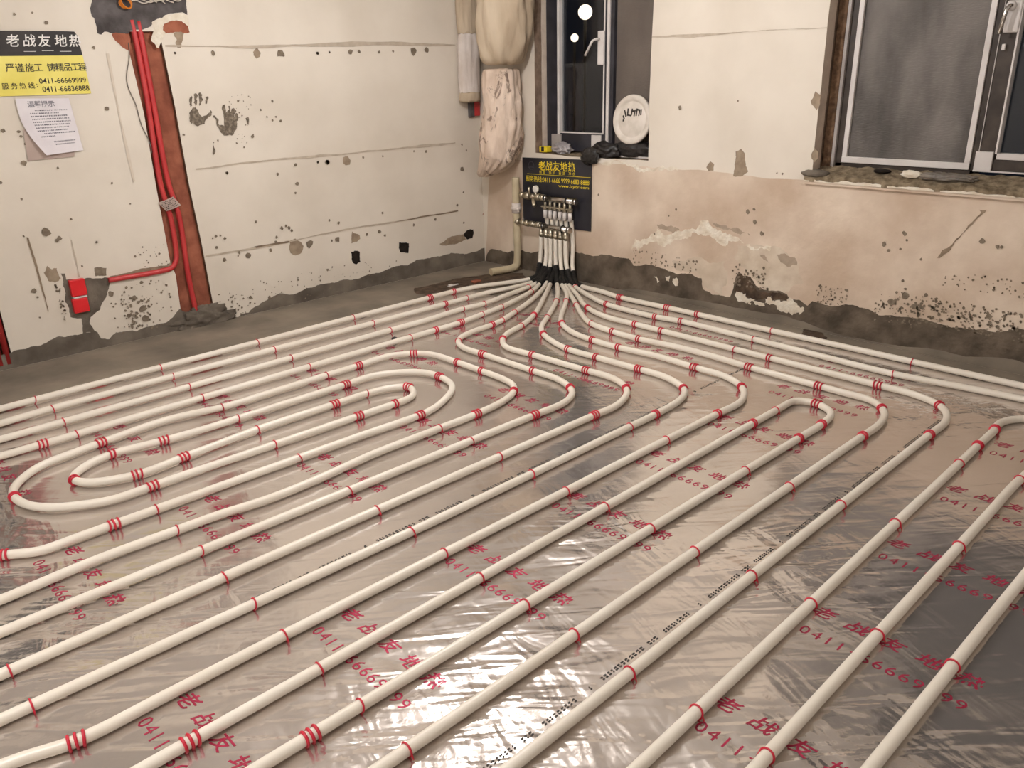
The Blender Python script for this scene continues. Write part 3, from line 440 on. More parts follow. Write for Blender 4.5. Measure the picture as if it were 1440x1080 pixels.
for i, (k, amp, poly) in enumerate(RW):
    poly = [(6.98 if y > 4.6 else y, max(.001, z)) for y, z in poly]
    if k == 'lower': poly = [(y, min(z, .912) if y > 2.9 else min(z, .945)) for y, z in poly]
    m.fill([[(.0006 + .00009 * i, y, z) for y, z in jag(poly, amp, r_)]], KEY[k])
for y, z, r in RD: m.fill([[(.0042, p[0], p[1]) for p in blob(y, z, r, r_)]], 'dent')
for y0, y1, z0, z1, n, r in RS:
    for _ in range(n):
        y, z = r_.uniform(y0, y1), r_.uniform(z0, z1)
        if z > .01: m.fill([[(.0044, p[0], p[1]) for p in blob(y, z, r * r_.uniform(.4, 1.3), r_, 7)]], 'dent')
wall_right = struct(m.build('wall_right', fix=False), 'peeling plaster wall with two windows and a grey damp band')

# ---------------------------------------------------------------- windows
def part(name, parent, boxes, m_, bevel=0):
    b = MB()
    for lo, hi in boxes: b.box(lo, hi, m_, bevel)
    return b.build(name, parent)
w1 = struct_empty('window_1', (-.13, 1.19, .95)); w1['label'] = 'narrow dark window behind the manifold board'
TOP = 2.41
part('window_frame', w1, [((-.20, .65, .955), (-.125, .76, TOP)), ((-.20, .65, TOP - .06), (-.125, 1.735, TOP)), ((-.20, 1.70, .955), (-.15, 1.735, TOP)), ((-.20, 1.272, .955), (-.13, 1.305, TOP))], 'frame_navy', .003)
sash = part('window_sash', w1, [((-.19, .76, .962), (-.135, 1.245, 1.095)), ((-.19, 1.222, .962), (-.13, 1.245, TOP - .06))], 'frame_navy', .003)
part('glazing_bead', sash, [((-.18, .761, .965), (-.124, .783, TOP - .06)), ((-.18, 1.209, 1.1), (-.130, 1.222, TOP - .06)), ((-.18, .784, 1.095), (-.128, 1.21, 1.104))], 'frame_white', .002)
part('corner_block', sash, [((-.18, .70, .985), (-.121, .80, 1.085))], 'frame_grey', .003)
part('corner_block', sash, [((-.18, 1.105, .965), (-.127, 1.20, 1.09))], 'frame_white', .003)
part('glass_pane', w1, [((-.168, .784, 1.104), (-.162, 1.21, TOP - .06))], 'window_glass')
part('screen_rail', w1, [((-.18, 1.246, .96), (-.122, 1.27, TOP - .06))], 'frame_white', .002)
part('mesh_screen', w1, [((-.166, 1.306, 1.0), (-.160, 1.70, TOP - .06))], 'mesh_screen_plain')
part('sill_rail', w1, [((-.19, 1.246, .955), (-.045, 1.736, .968))], 'frame_white', .002)
hd = part('window_handle', w1, [((-.13, 1.165, 1.575), (-.116, 1.222, 1.80))], 'frame_white', .005)
b = MB(); b.tube([(-.11, 1.185, 1.745), (-.085, 1.18, 1.745), (-.078, 1.15, 1.735), (-.075, 1.085, 1.64)], .009, 'frame_white', 10); b.build('lever', hd)
# sill of window 1
b = MB(); r_ = random.Random(3); nx, ny = 10, 46; G = []
for i in range(nx + 1):
    row = []
    for j in range(ny + 1):
        x = -.2 + .2 * i / nx; y = .648 + 1.088 * j / ny
        row.append(b.bm.verts.new((x, y, .958 - .014 * i / nx + .004 * noise.noise(Vector((x*30, y*30, 2))))))
    G.append(row)
k = b.mi('sill_rubble')
for i in range(nx):
    for j in range(ny):
        f = b.bm.faces.new((G[i][j], G[i+1][j], G[i+1][j+1], G[i][j+1])); f.material_index = k; f.smooth = True
b.build('window_sill', w1)

w2 = struct_empty('window_2', (-.12, 4.1, .95)); w2['label'] = 'wide window with fly screen on the right'
part('foam_gap', w2, [((-.16, 2.937, .93), (-.10, 2.990, TOP))], 'foam_brown', .006)
part('window_frame', w2, [((-.20, 2.988, .96), (-.105, 3.008, TOP))], 'frame_grey', .003)
part('window_frame', w2, [((-.20, 3.008, .965), (-.125, 3.048, TOP)), ((-.20, 3.008, .955), (-.125, 3.77, 1.004)), ((-.20, 3.743, .96), (-.125, 3.772, TOP)), ((-.2, 3.0, TOP-.05), (-.12, 5.3, TOP))], 'frame_brown', .003)
sc = part('screen_frame', w2, [((-.15, 3.048, 1.006), (-.115, 3.076, TOP-.05)), ((-.15, 3.714, 1.006), (-.115, 3.742, TOP-.05)), ((-.15, 3.048, 1.004), (-.113, 3.742, 1.038))], 'frame_white', .003)
part('mesh_screen', sc, [((-.137, 3.076, 1.038), (-.133, 3.714, TOP-.05))], 'mesh_screen')
sh = part('window_sash', w2, [((-.19, 3.776, 1.0), (-.128, 3.850, TOP-.05)), ((-.19, 3.85, 1.006), (-.128, 5.25, 1.064))], 'frame_brown', .003)
part('glazing_bead', sh, [((-.18, 3.851, 1.09), (-.12, 3.861, TOP-.05)), ((-.18, 3.861, 1.064), (-.12, 5.25, 1.094)), ((-.18, 3.772, 1.1), (-.124, 3.776, TOP-.05)), ((-.18, 3.76, .998), (-.118, 5.25, 1.006))], 'frame_white', .002)
part('corner_block', sh, [((-.18, 3.762, 1.004), (-.117, 3.846, 1.1))], 'frame_white', .003)
part('glass_pane', w2, [((-.170, 3.862, 1.094), (-.164, 5.25, TOP-.05))], 'window_glass')
hd = part('window_handle', w2, [((-.128, 3.787, 1.665), (-.112, 3.855, 1.81))], 'frame_white', .006)
b = MB(); b.tube([(-.113, 3.82, 1.79), (-.08, 3.81, 1.785), (-.075, 3.80, 1.77), (-.072, 3.785, 1.66)], .010, 'nickel', 10); b.lathe([(.022, 0), (.022, .018), (.012, .02)], 'frame_white', Matrix.Translation((-.112, 3.81, 1.785)) @ Matrix.Rotation(math.pi/2, 4, 'Y'), 20); b.build('lever', hd)
part('latch', w2, [((-.128, 3.795, 1.585), (-.112, 3.812, 1.615))], 'frame_white', .003)
# rough sill of window 2, with a pale broken lip
b = MB(); nx, ny = 14, 150; G = []
for i in range(nx + 1):
    row = []
    for j in range(ny + 1):
        t = i / nx; y = 2.90 + 2.45 * j / ny
        x = -.13 + .155 * min(1, t / .8); z = .985 - .055 * min(1, t / .8)
        if t > .8: z = .93 - .03 * (t - .8) / .2; x = .025 + .004 * noise.noise(Vector((y * 12, 0, 4)))
        n_ = noise.noise(Vector((x*22, y*16, 1))) * .012 + noise.noise(Vector((x*60, y*60, 3))) * .005
        row.append(b.bm.verts.new((x, y, z + (n_ if i < nx else .003 * noise.noise(Vector((y * 20, 3, 3)))))))
    G.append(row)
k = b.mi('sill_rubble'); kw = b.mi('flaked_white')
for i in range(nx):
    for j in range(ny):
        f = b.bm.faces.new((G[i][j], G[i+1][j], G[i+1][j+1], G[i][j+1])); f.smooth = True
        f.material_index = kw if (i == nx - 1 and noise.noise(Vector((j * .23, 1, 7))) > -.35) else k
b.build('window_sill', w2)
b = MB(); b.box((-.002, 2.90, .885), (.02, 5.35, .903), 'plaster_lower'); b.build('sill_edge', w2)

# rubble on the sills
b = MB(); b.lump((-.035, 3.485, .972), (.026, .055, .022), 'flaked_white', .35, 2.2, 3, 3)
tag(b.build('plaster_chunk'), 'small white broken plaster chunk on the right window sill', 'rubble')
b = MB(); b.lump((-.045, 3.66, .968), (.04, .15, .024), 'film_grey', .3, 3, 4, 8)
tag(b.build('plastic_film'), 'crumpled grey plastic film strip lying below the fly screen', 'plastic film')
b = MB(); b.lump((-.01, 2.955, .945), (.05, .085, .022), 'cement', .3, 2.5, 3, 5)
tag(b.build('mortar_lump'), 'flat grey mortar lump at the left end of the right window sill', 'rubble')
b = MB(); b.lump((-.075, 3.31, .975), (.03, .05, .012), 'hole', .2, 2.5, 3, 2)  # black lump stands in for the darkness of a void here
tag(b.build('dark_void'), 'black lump painted for the dark void under the screen rail of the right window', 'dark void')
b = MB()
b.box((-.09, .655, .953), (-.03, .735, .995), 'print_gold', .004); b.box((-.092, .675, .957), (-.028, .712, .998), 'board_black', .003)
tag(b.build('tape_carton'), 'tiny yellow and black carton at the left end of the narrow window sill', 'carton')
b = MB(); b.lump((-.075, .86, .985), (.05, .085, .045), 'clear_film', .4, 2.4, 4, 12)
tag(b.build('plastic_wrap'), 'crumpled pale plastic wrap on the sill at the foot of the narrow window', 'plastic wrap')

# black bag, sagging over the sill onto the board
b = MB()
b.lump((-.075, 1.55, 1.005), (.055, .19, .062), 'bag_black', .3, 2.2, 4, 4)
b.lump((-.03, 1.33, 1.0), (.06, .14, .055), 'bag_black', .3, 2.4, 4, 9)
b.lump((.022, 1.225, .955), (.018, .085, .062), 'bag_black', .3, 2.6, 4, 14)
tag(b.build('black_bag'), 'crumpled black bag slumped along the narrow window sill under the round lid', 'bag')

# round bucket lid leaning in the window
t = thing('bucket_lid', (-.055, 1.545, 1.05), 'round off-white bucket lid with black marks leaning in the narrow window', 'lid')
Ml = Matrix.Translation((-.062, 1.545, 1.212)) @ Matrix.Rotation(-.10, 4, 'Y') @ Matrix.Rotation(.10, 4, 'X') @ Matrix.Rotation(math.pi/2, 4, 'Y')
b = MB(); b.lathe([(.05, -.006), (.160, -.006), (.166, .0), (.166, .014), (.160, .02), (.132, .02), (.126, .012), (.118, .008), (.114, .012), (.05, .012), (.001, .012)], 'lid_white', Ml, 64); b.build('lid_disc', t)
b = MB()
for (u, v, w, h, a) in ((-.052, .045, .012, .05, .5), (-.03, .052, .012, .05, .1), (-.018, .03, .04, .01, 0), (.005, .05, .012, .046, 0), (.02, .055, .03, .012, 0), (.03, .042, .011, .046, -.05), (.047, .045, .012, .05, .05), (.06, .06, .026, .012, 0), (.07, .04, .011, .046, 0), (.085, .042, .012, .04, .1), (-.066, .02, .012, .03, .6), (-.07, .0, .012, .014, 0)):
    R2_ = Matrix.Rotation(a - .22, 2); q = []
    for sx, sy in ((-1, -1), (1, -1), (1, 1), (-1, 1)):
        w_ = R2_ @ Vector((sx * w / 2, sy * h / 2)); uu, vv = u + w_.x - .005, v + w_.y
        q.append(Ml @ Vector((-vv, uu, .0128)))
    b.face(q, 'ink_black')
b.build('black_marks', t)

# ---------------------------------------------------------------- street lights seen through the glass
for P, r, lb in (((-8, -5.93, 2.556), .135, 'upper bright street lamp seen through the narrow window'), ((-8, -6.2, 2.12), .075, 'lower small street lamp seen through the narrow window')):
    t = thing('street_lamp', (P[0], P[1], -3), lb, 'street lamp', 'street lamps outside')
    b = MB(); b.lump(P, (r, r, r), 'street_glow', 0, 1, 3); b.build('lamp_globe', t)
    b = MB(); b.tube([(P[0], P[1], -3), (P[0], P[1], P[2] - r)], .03, 'bracket_black', 10); b.build('pole', t)
b = MB(); b.box((-14, -14, -3.2), (-4, 6, -3), 'concrete'); struct(b.build('ground'))

# ---------------------------------------------------------------- chase : conduits, tag, wire, boxes
def on_left(poly, y): return [(x, y, z) for x, z in poly]
ROFF = -.012
b = MB(); b.tube(smooth_path([(x, ROFF if i < 7 else (.008 if i > 9 else ROFF + .006 * (i - 6)), z) for i, (x, z) in enumerate(COND1)], .015), .0165, 'conduit_red', 12)
tag(b.build('conduit'), 'red plastic conduit in the brick chase that turns left into the red box', 'conduit', 'red conduits in the brick chase')
b = MB(); b.tube(smooth_path(on_left(COND2, ROFF), .03), .0165, 'conduit_red', 12)
tag(b.build('conduit'), 'straight red plastic conduit running down the brick chase into the mortar', 'conduit', 'red conduits in the brick chase')
for x, lb in ((3.722, 'right one of two red conduits at the left edge of the photo'), (3.765, 'left one of two red conduits at the left edge of the photo')):
    b = MB(); b.tube([(x, -.012, .03), (x, -.012, 1.0), (x, -.012, 2.0)], .017, 'conduit_red', 12)
    tag(b.build('conduit'), lb, 'conduit', 'red conduits by the doorway')
t_ = TAG
b = MB(); P = [Vector((x, .016, z)) for x, z in t_]
q0, q1, q2, q3 = P
n = 8; fr = []; bk = []
for i in range(n + 1):
    u = i / n; bow = .012 * math.sin(math.pi * u)
    a = q0.lerp(q1, u); c = q3.lerp(q2, u); a.y += bow; c.y += bow; fr.append((a, c))
for i in range(n):
    b.face([fr[i][0], fr[i+1][0], fr[i+1][1], fr[i][1]], 'card', True)
for i in range(5):
    for j in range(9):
        if (i * 7 + j * 3) % 5 == 0: continue
        u0, u1 = (j + .6) / 10.4, (j + 1.2) / 10.4; v0, v1 = (i + .7) / 6, (i + 1.15) / 6
        def pt(u, v):
            a = q0.lerp(q1, u).lerp(q3.lerp(q2, u), v); a.y += .012 * math.sin(math.pi * u) + .0012; return a
        b.face([pt(u0, v0), pt(u1, v0), pt(u1, v1), pt(u0, v1)], 'ink_black')
tag(b.build('cable_label', fix=False), 'small grey printed label wrapped across the two red conduits', 'label')
b = MB(); b.tube(smooth_path(on_left(WIRE, .006), .02), .0028, 'wire_grey', 6)
tag(b.build('wire'), 'thin grey wire hanging beside the left edge of the brick chase', 'wire')
# mortar heap at the foot of the chase
b = MB(); b.lump((2.53, .0, .03), (.19, .028, .10), 'cement', .45, 3.2, 5, 6)
tag(b.build('mortar_heap'), 'grey mortar heap closing the foot of the brick chase', 'mortar')
# wires in the cavity above
b = MB()
cx, cz = COIL[0][0], COIL[0][2]
for tt in range(3):
    b.tube([(cx + .035 * math.cos(a * math.pi / 8) * (1 - .12 * tt) , .022 + .006 * tt, cz - .01 + .028 * math.sin(a * math.pi / 8 + .2 * tt)) for a in range(16)], .004, 'wire_orange', 8, closed=True)
tag(b.build('wire_coil'), 'orange coil of wire above the brick chase at the top of the photo', 'wire')
b = MB()
for s_ in range(4):
    b.tube(smooth_path([(cx - .03 - .05 * s_ - .03 * i, .02 + .008 * ((i + s_) % 2), cz + .012 * math.sin(i * 1.9 + s_) + .02 * s_ * .3) for i in range(6)], .01), .0032, 'wire_white', 6)
tag(b.build('wire_bundle'), 'pale loose wires beside the orange coil at the top of the photo', 'wire')
# red socket box pair set in cement
x0, z0 = RBOX[0]; x1, z1 = RBOX[2]
t = thing('socket_box', (3.28, .0, .26), 'double red plastic wiring box set in the grey cement patch', 'socket box')
xa, xb = 3.236, 3.326
b = MB(); b.box((xa - .002, -.01, .353), (xb - .006, .03, .452), 'box_red', .004); b.build('upper_box', t)
b = MB(); b.box((xa + .004, -.01, .252), (xb, .03, .338), 'box_red', .004); b.build('lower_box', t)
b = MB(); b.box((xa + .002, 0, .340), (xb - .012, .027, .350), 'frame_white', .002); b.build('white_strip', t)

# second red box by the corner
t = thing('switch_box', (.07, 0, 1.2), 'small red and grey wiring box high on the left wall beside the sacks', 'switch box')
b = MB(); b.box((.078, 0.0, 1.205), (.125, .03, 1.325), 'dark_cavity', .003); b.build('box_side', t)
b = MB(); b.box((.022, 0.0, 1.215), (.078, .034, 1.325), 'conduit_red', .003); b.build('red_cover', t)

# ---------------------------------------------------------------- poster and notice on the left wall
RL, UL = (-1, 0, 0), (0, 0, 1)
b = MB(); yP = .0075
pl, pr_ = 3.56, 2.979
b.face([(pl, yP, 1.69), (2.984, yP, 1.692), (2.986, yP + .001, 1.72), (2.992, yP + .002, 1.795), (3.004, yP + .003, 1.815), (3.05, yP + .002, 1.817), (pl, yP, 1.815)], 'poster_black')
b.face([(pl, yP, 1.49), (pr_, yP, 1.489), (2.984, yP, 1.692), (pl, yP, 1.69)], 'poster_yellow')
BR = '老战友地热'
for ch_, x in zip(BR, (3.323, 3.243, 3.168, 3.085, 3.012)): b.text(ch_, 'print_white', (x, yP + .0035, 1.768), RL, UL, .066, bold=.012, shear=.15)
for ch_, x in zip('严谨施工铸精品工程', (3.365, 3.318, 3.27, 3.225, 3.16, 3.118, 3.076, 3.036, 2.998)): b.text(ch_, 'poster_black', (x, yP + .0015, 1.632), RL, UL, .046, bold=.008)
for ch_, x in zip('服务热线', (3.408, 3.365, 3.323, 3.28)): b.text(ch_, 'poster_black', (x, yP + .0015, 1.54), RL, UL, .034, bold=.01)
b.text(':', 'poster_black', (3.252, yP + .0015, 1.54), RL, UL, .034, bold=.01)
b.text('0411-66669999', 'poster_black', (3.115, yP + .0015, 1.562), RL, UL, .04, .245, bold=.012)
b.text('0411-66836888', 'poster_black', (3.107, yP + .0015, 1.519), RL, UL, .04, .245, bold=.012)
for i in range(3): b.box((3.22 - .09 * i, yP + .002, 1.712 + .004 * (i % 2)), (3.28 - .09 * i, yP + .0026, 1.7145 + .004 * (i % 2)), 'print_white')
tag(b.build('poster', fix=False), 'black and yellow advertising poster with a telephone number on the left wall', 'poster')
b = MB()
N_ = NOTICE
def ny(x, z): return .0115 + .02 * max(0, (1.40 - z) / .2) ** 2 * max(0, min(1, (x - 3.1) / .2))
G = []; top0, top1, bot1, bot0 = Vector((3.375, 1.476)), Vector((3.105, 1.468)), Vector((3.085, 1.182)), Vector((3.29, 1.172))
for i in range(13):
    v = i / 12; row = []
    for j in range(9):
        u = j / 8; l_ = top0.lerp(bot0, v); l_.x += .03 * math.sin(math.pi * v) * 1.0; rr_ = top1.lerp(bot1, v)
        p = l_.lerp(rr_, u); row.append((p.x, ny(p.x, p.y), p.y))
    G.append(row)
for i in range(12):
    for j in range(8): b.face([G[i][j], G[i+1][j], G[i+1][j+1], G[i][j+1]], 'paper', True)
def sheet_pt(u, v):
    i = min(11, int(v * 12)); j = min(7, int(u * 8)); fu = u * 8 - j; fv = v * 12 - i
    a = Vector(G[i][j]).lerp(Vector(G[i][j+1]), fu).lerp(Vector(G[i+1][j]).lerp(Vector(G[i+1][j+1]), fu), fv); a.y += .0015; return a
for i, ch_ in enumerate('温馨提示'):
    p = sheet_pt(.26 + .125 * i, .10); b.text(ch_, 'ink_grey', p, RL, UL, .036, bold=.02)
r_ = random.Random(8)
for li in range(13):
    v = .2 + .052 * li; u = .2 + (.1 if li in (0, 8) else 0) + (.2 if li > 10 else 0); end = (.9, .72, .88, .9, .9, .86, .84, .8, .92, .5, .5, .86, .84)[li]
    if li in (10,): continue
    while u < end:
        w = r_.uniform(.012, .03)
        b.face([sheet_pt(u, v), sheet_pt(u, v + .022), sheet_pt(u + w, v + .022), sheet_pt(u + w, v)], 'ink_grey'); u += w + r_.uniform(.008, .016)
tag(b.build('notice_paper', fix=False), 'white printed notice sheet hanging below the yellow poster, lower edge curling', 'notice')
b = MB(); b.fill([[(x, .0062, z) for x, z in CARD]], 'card')
b.fill([[(x, .0072, z) for x, z in CARD]], 'card')
tag(b.build('cardboard_sheet'), 'pinkish grey card showing beneath the white notice sheet', 'card')

# ---------------------------------------------------------------- wrapped bundles in the corner
def sack(rows, mname, seed, amp=.02, freq=9, n=64, sub=10, spots=None, flutes=0):
    b = MB(); P = []
    S = smooth_path([Vector((r[0], r[1], r[2])) for r in rows], 10, 0)
    RR = rows; out = []
    for i in range(len(RR) - 1):
        for s_ in range(sub):
            t_ = s_ / sub; t2 = t_ * t_ * (3 - 2 * t_) if False else t_
            p0 = RR[max(0, i-1)]; p1 = RR[i]; p2 = RR[i+1]; p3 = RR[min(len(RR)-1, i+2)]
            out.append([.5 * (2*p1[q] + (p2[q]-p0[q])*t_ + (2*p0[q]-5*p1[q]+4*p2[q]-p3[q])*t_*t_ + (3*p1[q]-p0[q]-3*p2[q]+p3[q])*t_**3) for q in range(5)])
    out.append(list(RR[-1]))
    for (cx, cy, cz, rx, ry) in out:
        ring = []
        for j in range(n):
            a = 2 * math.pi * j / n; c, s_ = math.cos(a), math.sin(a)
            d = amp * noise.noise(Vector((c * freq * .35 + seed, s_ * freq * .35, cz * freq * .55))) + amp * .5 * noise.noise(Vector((c * freq + seed, s_ * freq, cz * freq * 1.2)))
            d += flutes * math.sin(9 * a + 3 * noise.noise(Vector((cz * 4, seed, 1)))) 
            ring.append((max(.003, cx + (rx + d) * c), max(.003, cy + (ry + d) * s_), cz + (.012 * noise.noise(Vector((c * 3, s_ * 3, seed))))))
        P.append(ring)
    b.loft(P, mname)
    if spots:
        k = b.mi('sack_dirt')
        for f in b.bm.faces:
            c = f.calc_center_median()
            if noise.noise(Vector((c.x * 16 + seed, c.y * 16, c.z * 9))) + .6 * noise.noise(c * 45) > spots: f.material_index = k
    return b
# long pinkish woven sack
b = sack([(.16, .447, 1.565, .118, .118), (.16, .448, 1.54, .13, .128), (.16, .455, 1.40, .14, .138), (.16, .456, 1.27, .146, .142), (.16, .44, 1.12, .155, .158), (.165, .415, 1.0, .155, .162), (.165, .395, .91, .142, .146), (.165, .335, .835, .112, .115), (.165, .255, .78, .065, .07), (.17, .215, .755, .025, .025)], 'sack_pink', 3, .024, 11, spots=None)
tag(b.build('wrapped_sack'), 'long dirty pinkish sack tied up in the corner above the cream pipe', 'sack', 'wrapped bundles in the corner')
b = sack([(.20, .545, 2.62, .17, .19), (.20, .545, 2.35, .18, .20), (.20, .546, 2.05, .185, .212), (.205, .545, 1.90, .185, .214), (.205, .535, 1.78, .178, .205), (.205, .525, 1.69, .16, .18), (.205, .52, 1.63, .14, .155), (.2, .52, 1.60, .105, .12), (.2, .52, 1.596, .05, .06)], 'sack_tan', 7, .03, 6, flutes=.007)
tag(b.build('wrapped_sack'), 'large tan plastic-covered bundle hanging beside the narrow window, topmost in the corner', 'sack', 'wrapped bundles in the corner')
t = thing('wrapped_sack', (.15, .075, 1.35), 'narrow white cloth bundle on the left wall above the small red box', 'sack', 'wrapped bundles in the corner')
b = sack([(.155, .075, 2.6, .095, .06), (.155, .075, 2.2, .095, .06), (.152, .07, 2.0, .10, .062), (.15, .07, 1.83, .092, .058)], 'sack_tan', 11, .012, 8); b.build('tan_top', t)
b = sack([(.148, .07, 1.83, .086, .055), (.148, .072, 1.74, .104, .064), (.152, .072, 1.60, .10, .062), (.158, .072, 1.44, .092, .06), (.158, .072, 1.40, .09, .06)], 'sack_white', 13, .010, 8); b.build('white_cloth', t)
b = sack([(.158, .072, 1.40, .092, .062), (.16, .072, 1.36, .096, .066), (.162, .072, 1.335, .09, .06), (.162, .072, 1.328, .05, .03)], 'sack_tan', 15, .006, 8); b.build('tan_hem', t)

# ---------------------------------------------------------------- manifold board and manifold
t = thing('notice_board', (.006, .87, .40), 'black board with yellow lettering behind the manifold on the right wall', 'board')
b = MB(); XB = .012
z00, z01, z10, z11 = .398, .404, .908, .928
bm_ = [(XB, .505, z00), (XB, 1.231, z01), (XB, 1.231, z11), (XB, .507, z10)]
b.face(bm_, 'board_black')
for i in range(4):
    a, c = bm_[i], bm_[(i+1) % 4]; b.face([a, (.006, a[1], a[2]), (.006, c[1], c[2]), c], 'board_black')
UR, RR_ = (0, -.02, 1), (0, 1, .022)
XT = XB + .0012
for ch_, y in zip(BR, (.725, .802, .879, .958, 1.036)): b.text(ch_, 'print_gold', (XT, y, .862 + (y - .879) * .03), RR_, UR, .076, bold=.012)
for ch_, y in zip('地暖锅炉安装净水', (.708, .748, .812, .852, .916, .956, 1.02, 1.06)): b.text(ch_, 'print_gold', (XT, y, .813 + (y - .879) * .025), RR_, UR, .028, bold=0)
b.face([(XT, .56, .785), (XT, 1.226, .800), (XT, 1.226, .803), (XT, .56, .788)], 'print_gold')
b.text('服务热线:0411-6666 9999 6683 8888', 'print_gold', (XT, .88, .757), RR_, UR, .05, .665, bold=.006)
b.text('www.lzydr.com', 'print_gold', (XT, 1.055, .719), RR_, UR, .032, .31, bold=.004)
bb = MB(); bb.tube([(XT, .607 + .03 * math.cos(a * math.pi / 10), .852 + .03 * math.sin(a * math.pi / 10)) for a in range(20)], .002, 'frame_navy', 6, closed=True)
bb.face([(XT, .58, .835), (XT, .63, .836), (XT, .625, .85), (XT, .585, .849)], 'frame_navy')
b.build('printed_panel', t, fix=False); bb.build('emblem', t)

mf = thing('manifold', (.07, .85, .40), 'nickel heating manifold with two bars and six outlets on the black board', 'manifold')
OY = [.785, .838, .887, .939, .990, 1.046]
XU, XL, ZU, ZL = .070, .090, .622, .408
def bar(name, x, y0, y1, z):
    b = MB(); b.tube([(x, y0, z), (x, y1, z)], .0215, 'nickel', 20)
    for y in (y0 + .005, y1 - .02): b.tube([(x, y, z), (x, y + .024, z)], .0265, 'nickel', 6)
    return b.build(name, mf)
bar('upper_bar', XU, .80, 1.135, ZU); bar('lower_bar', XL, .79, 1.09, ZL)
b = MB()                                        # inlet valve train, upper
b.tube([(XU, .535, ZU + .004), (XU, .80, ZU)], .017, 'brass_dull', 16)
for y, w, r in ((.545, .03, .026), (.60, .045, .030), (.665, .03, .024), (.72, .04, .029), (.775, .025, .026)): b.tube([(XU, y, ZU + .003), (XU, y + w, ZU + .003)], r, 'brass_dull', 8)
vv = b.build('inlet_valve', mf)
b = MB(); b.tube([(XU + .01, .655, ZU), (XU + .02, .655, ZU + .05), (XU + .02, .655, ZU + .075)], .010, 'brass_dull', 10); b.build('air_vent', vv)
b = MB(); b.tube([(XU + .01, .69, ZU - .01), (XU + .03, .72, ZU - .055), (XU + .03, .73, ZU - .062)], .016, 'brass_dull', 12); b.build('drain_tap', vv)
b = MB(); b.tube([(XU + .01, .725, ZU), (XU + .015, .725, ZU + .04)], .008, 'brass_dull', 10)
b.lathe([(.027, 0), (.027, .018), (.022, .021), (.001, .019)], 'gauge_face', Matrix.Translation((XU + .005, .725, ZU + .065)) @ Matrix.Rotation(math.pi/2, 4, 'Y'), 24); b.build('pressure_gauge', vv)
b = MB(); b.tube([(XL, .50, ZL + .006), (XL, .79, ZL)], .015, 'brass_dull', 16)
for y, w, r in ((.505, .035, .027), (.57, .03, .024), (.615, .03, .027), (.66, .05, .024), (.735, .04, .026)): b.tube([(XL, y, ZL + .004), (XL, y + w, ZL + .004)], r, 'brass_dull', 8)
b.build('return_valve', mf)
for y, z, x in ((.818, ZU, XU), (1.045, ZU, XU), (.812, ZL, XL), (1.015, ZL, XL)):
    b = MB(); b.box((.0125, y - .008, z - .012), (x, y + .008, z + .012), 'bracket_black'); b.tube([(x + .0245 * math.cos(a * math.pi / 10), y, z + .0245 * math.sin(a * math.pi / 10)) for a in range(20)], .0055, 'bracket_black', 8, closed=True)
    b.build('bracket', mf)
for i, y in enumerate(OY):
    b = MB(); yu = y + .028
    b.tube([(XU, yu, ZU - .018), (XU, yu, ZU - .075)], .011, 'brass_dull', 12)
    b.tube([(XU, yu, ZU - .055), (XU, yu, ZU - .085)], .021, 'brass_dull', 6)
    b.box((XU + .012, yu - .022, ZU - .066), (XU + .030, yu + .022, ZU - .054), 'brass_dull', .003)
    b.tube([(XU, yu, ZU - .085), (XU, yu, ZU - .15)], .0165, 'frame_white', 12)
    b.build('outlet_valve', mf)
    b = MB(); b.tube([(XL, y, ZL - .018), (XL, y, ZL - .085)], .0165, 'brass_dull', 12); b.tube([(XL, y, ZL - .05), (XL, y, ZL - .075)], .0215, 'brass_dull', 6)
    b.build('outlet_nut', mf)

# cream riser pipe left of the board
t = thing('riser_pipe', (.09, .5, .02), 'cream coloured pipe left of the black board, bending onto the floor', 'pipe')
b = MB(); b.tube(smooth_path([(.085, .50, .76), (.085, .50, .55), (.085, .502, .3), (.085, .502, .11), (.10, .50, .05), (.14, .492, .034), (.22, .475, .032), (.34, .452, .032)], .012, 3), .030, 'cream_pipe', 18); b.build('pipe', t)
b = MB(); b.tube([(.085, .50, .48), (.085, .50, .56)], .036, 'sack_white', 18); b.tube([(.085, .50, .505), (.085, .50, .53)], .041, 'sack_white', 18); b.build('coupling', t)

# ---------------------------------------------------------------- foil sheets with their printing
RF, UF = (0, 1, 0), (-1, 0, 0)
X0, X1 = .16, 5.6
seams = [1.05, 2.07, 3.09, 4.11]
edges = [(.60, 1.08), (1.05, 2.10), (2.07, 3.12), (3.09, 4.14), (4.11, 5.16), (5.13, 6.18)]
rowsx = {0: [], 1: (.95, 1.46, 1.99, 2.53, 3.06, 3.58, 4.10, 4.62, 5.14), 2: (.42, .955, 1.49, 2.0, 2.53, 3.07, 3.58, 4.09, 4.61, 5.13), 3: (.46, .99, 1.53, 2.06, 2.57, 3.09, 3.60, 4.11, 4.63, 5.15),
         4: (.455, .985, 1.525, 2.062, 2.592, 3.12, 3.65, 4.18, 4.7, 5.2), 5: (.7, 1.23, 1.77, 2.3, 2.83, 3.36, 3.9, 4.4, 4.9)}
FL = ['foil sheet along the left wall, mostly under the first straight pipes', 'second shiny foil sheet from the left wall under the straight pipes', 'foil sheet under the long oval pipe loops left of centre, red print on it',
      'middle foil sheet with red print, right of the oval pipe loops', 'foil sheet at the right with red print rows, under the four right-hand pipe runs', 'foil sheet in the bottom right corner beyond the last pipe']
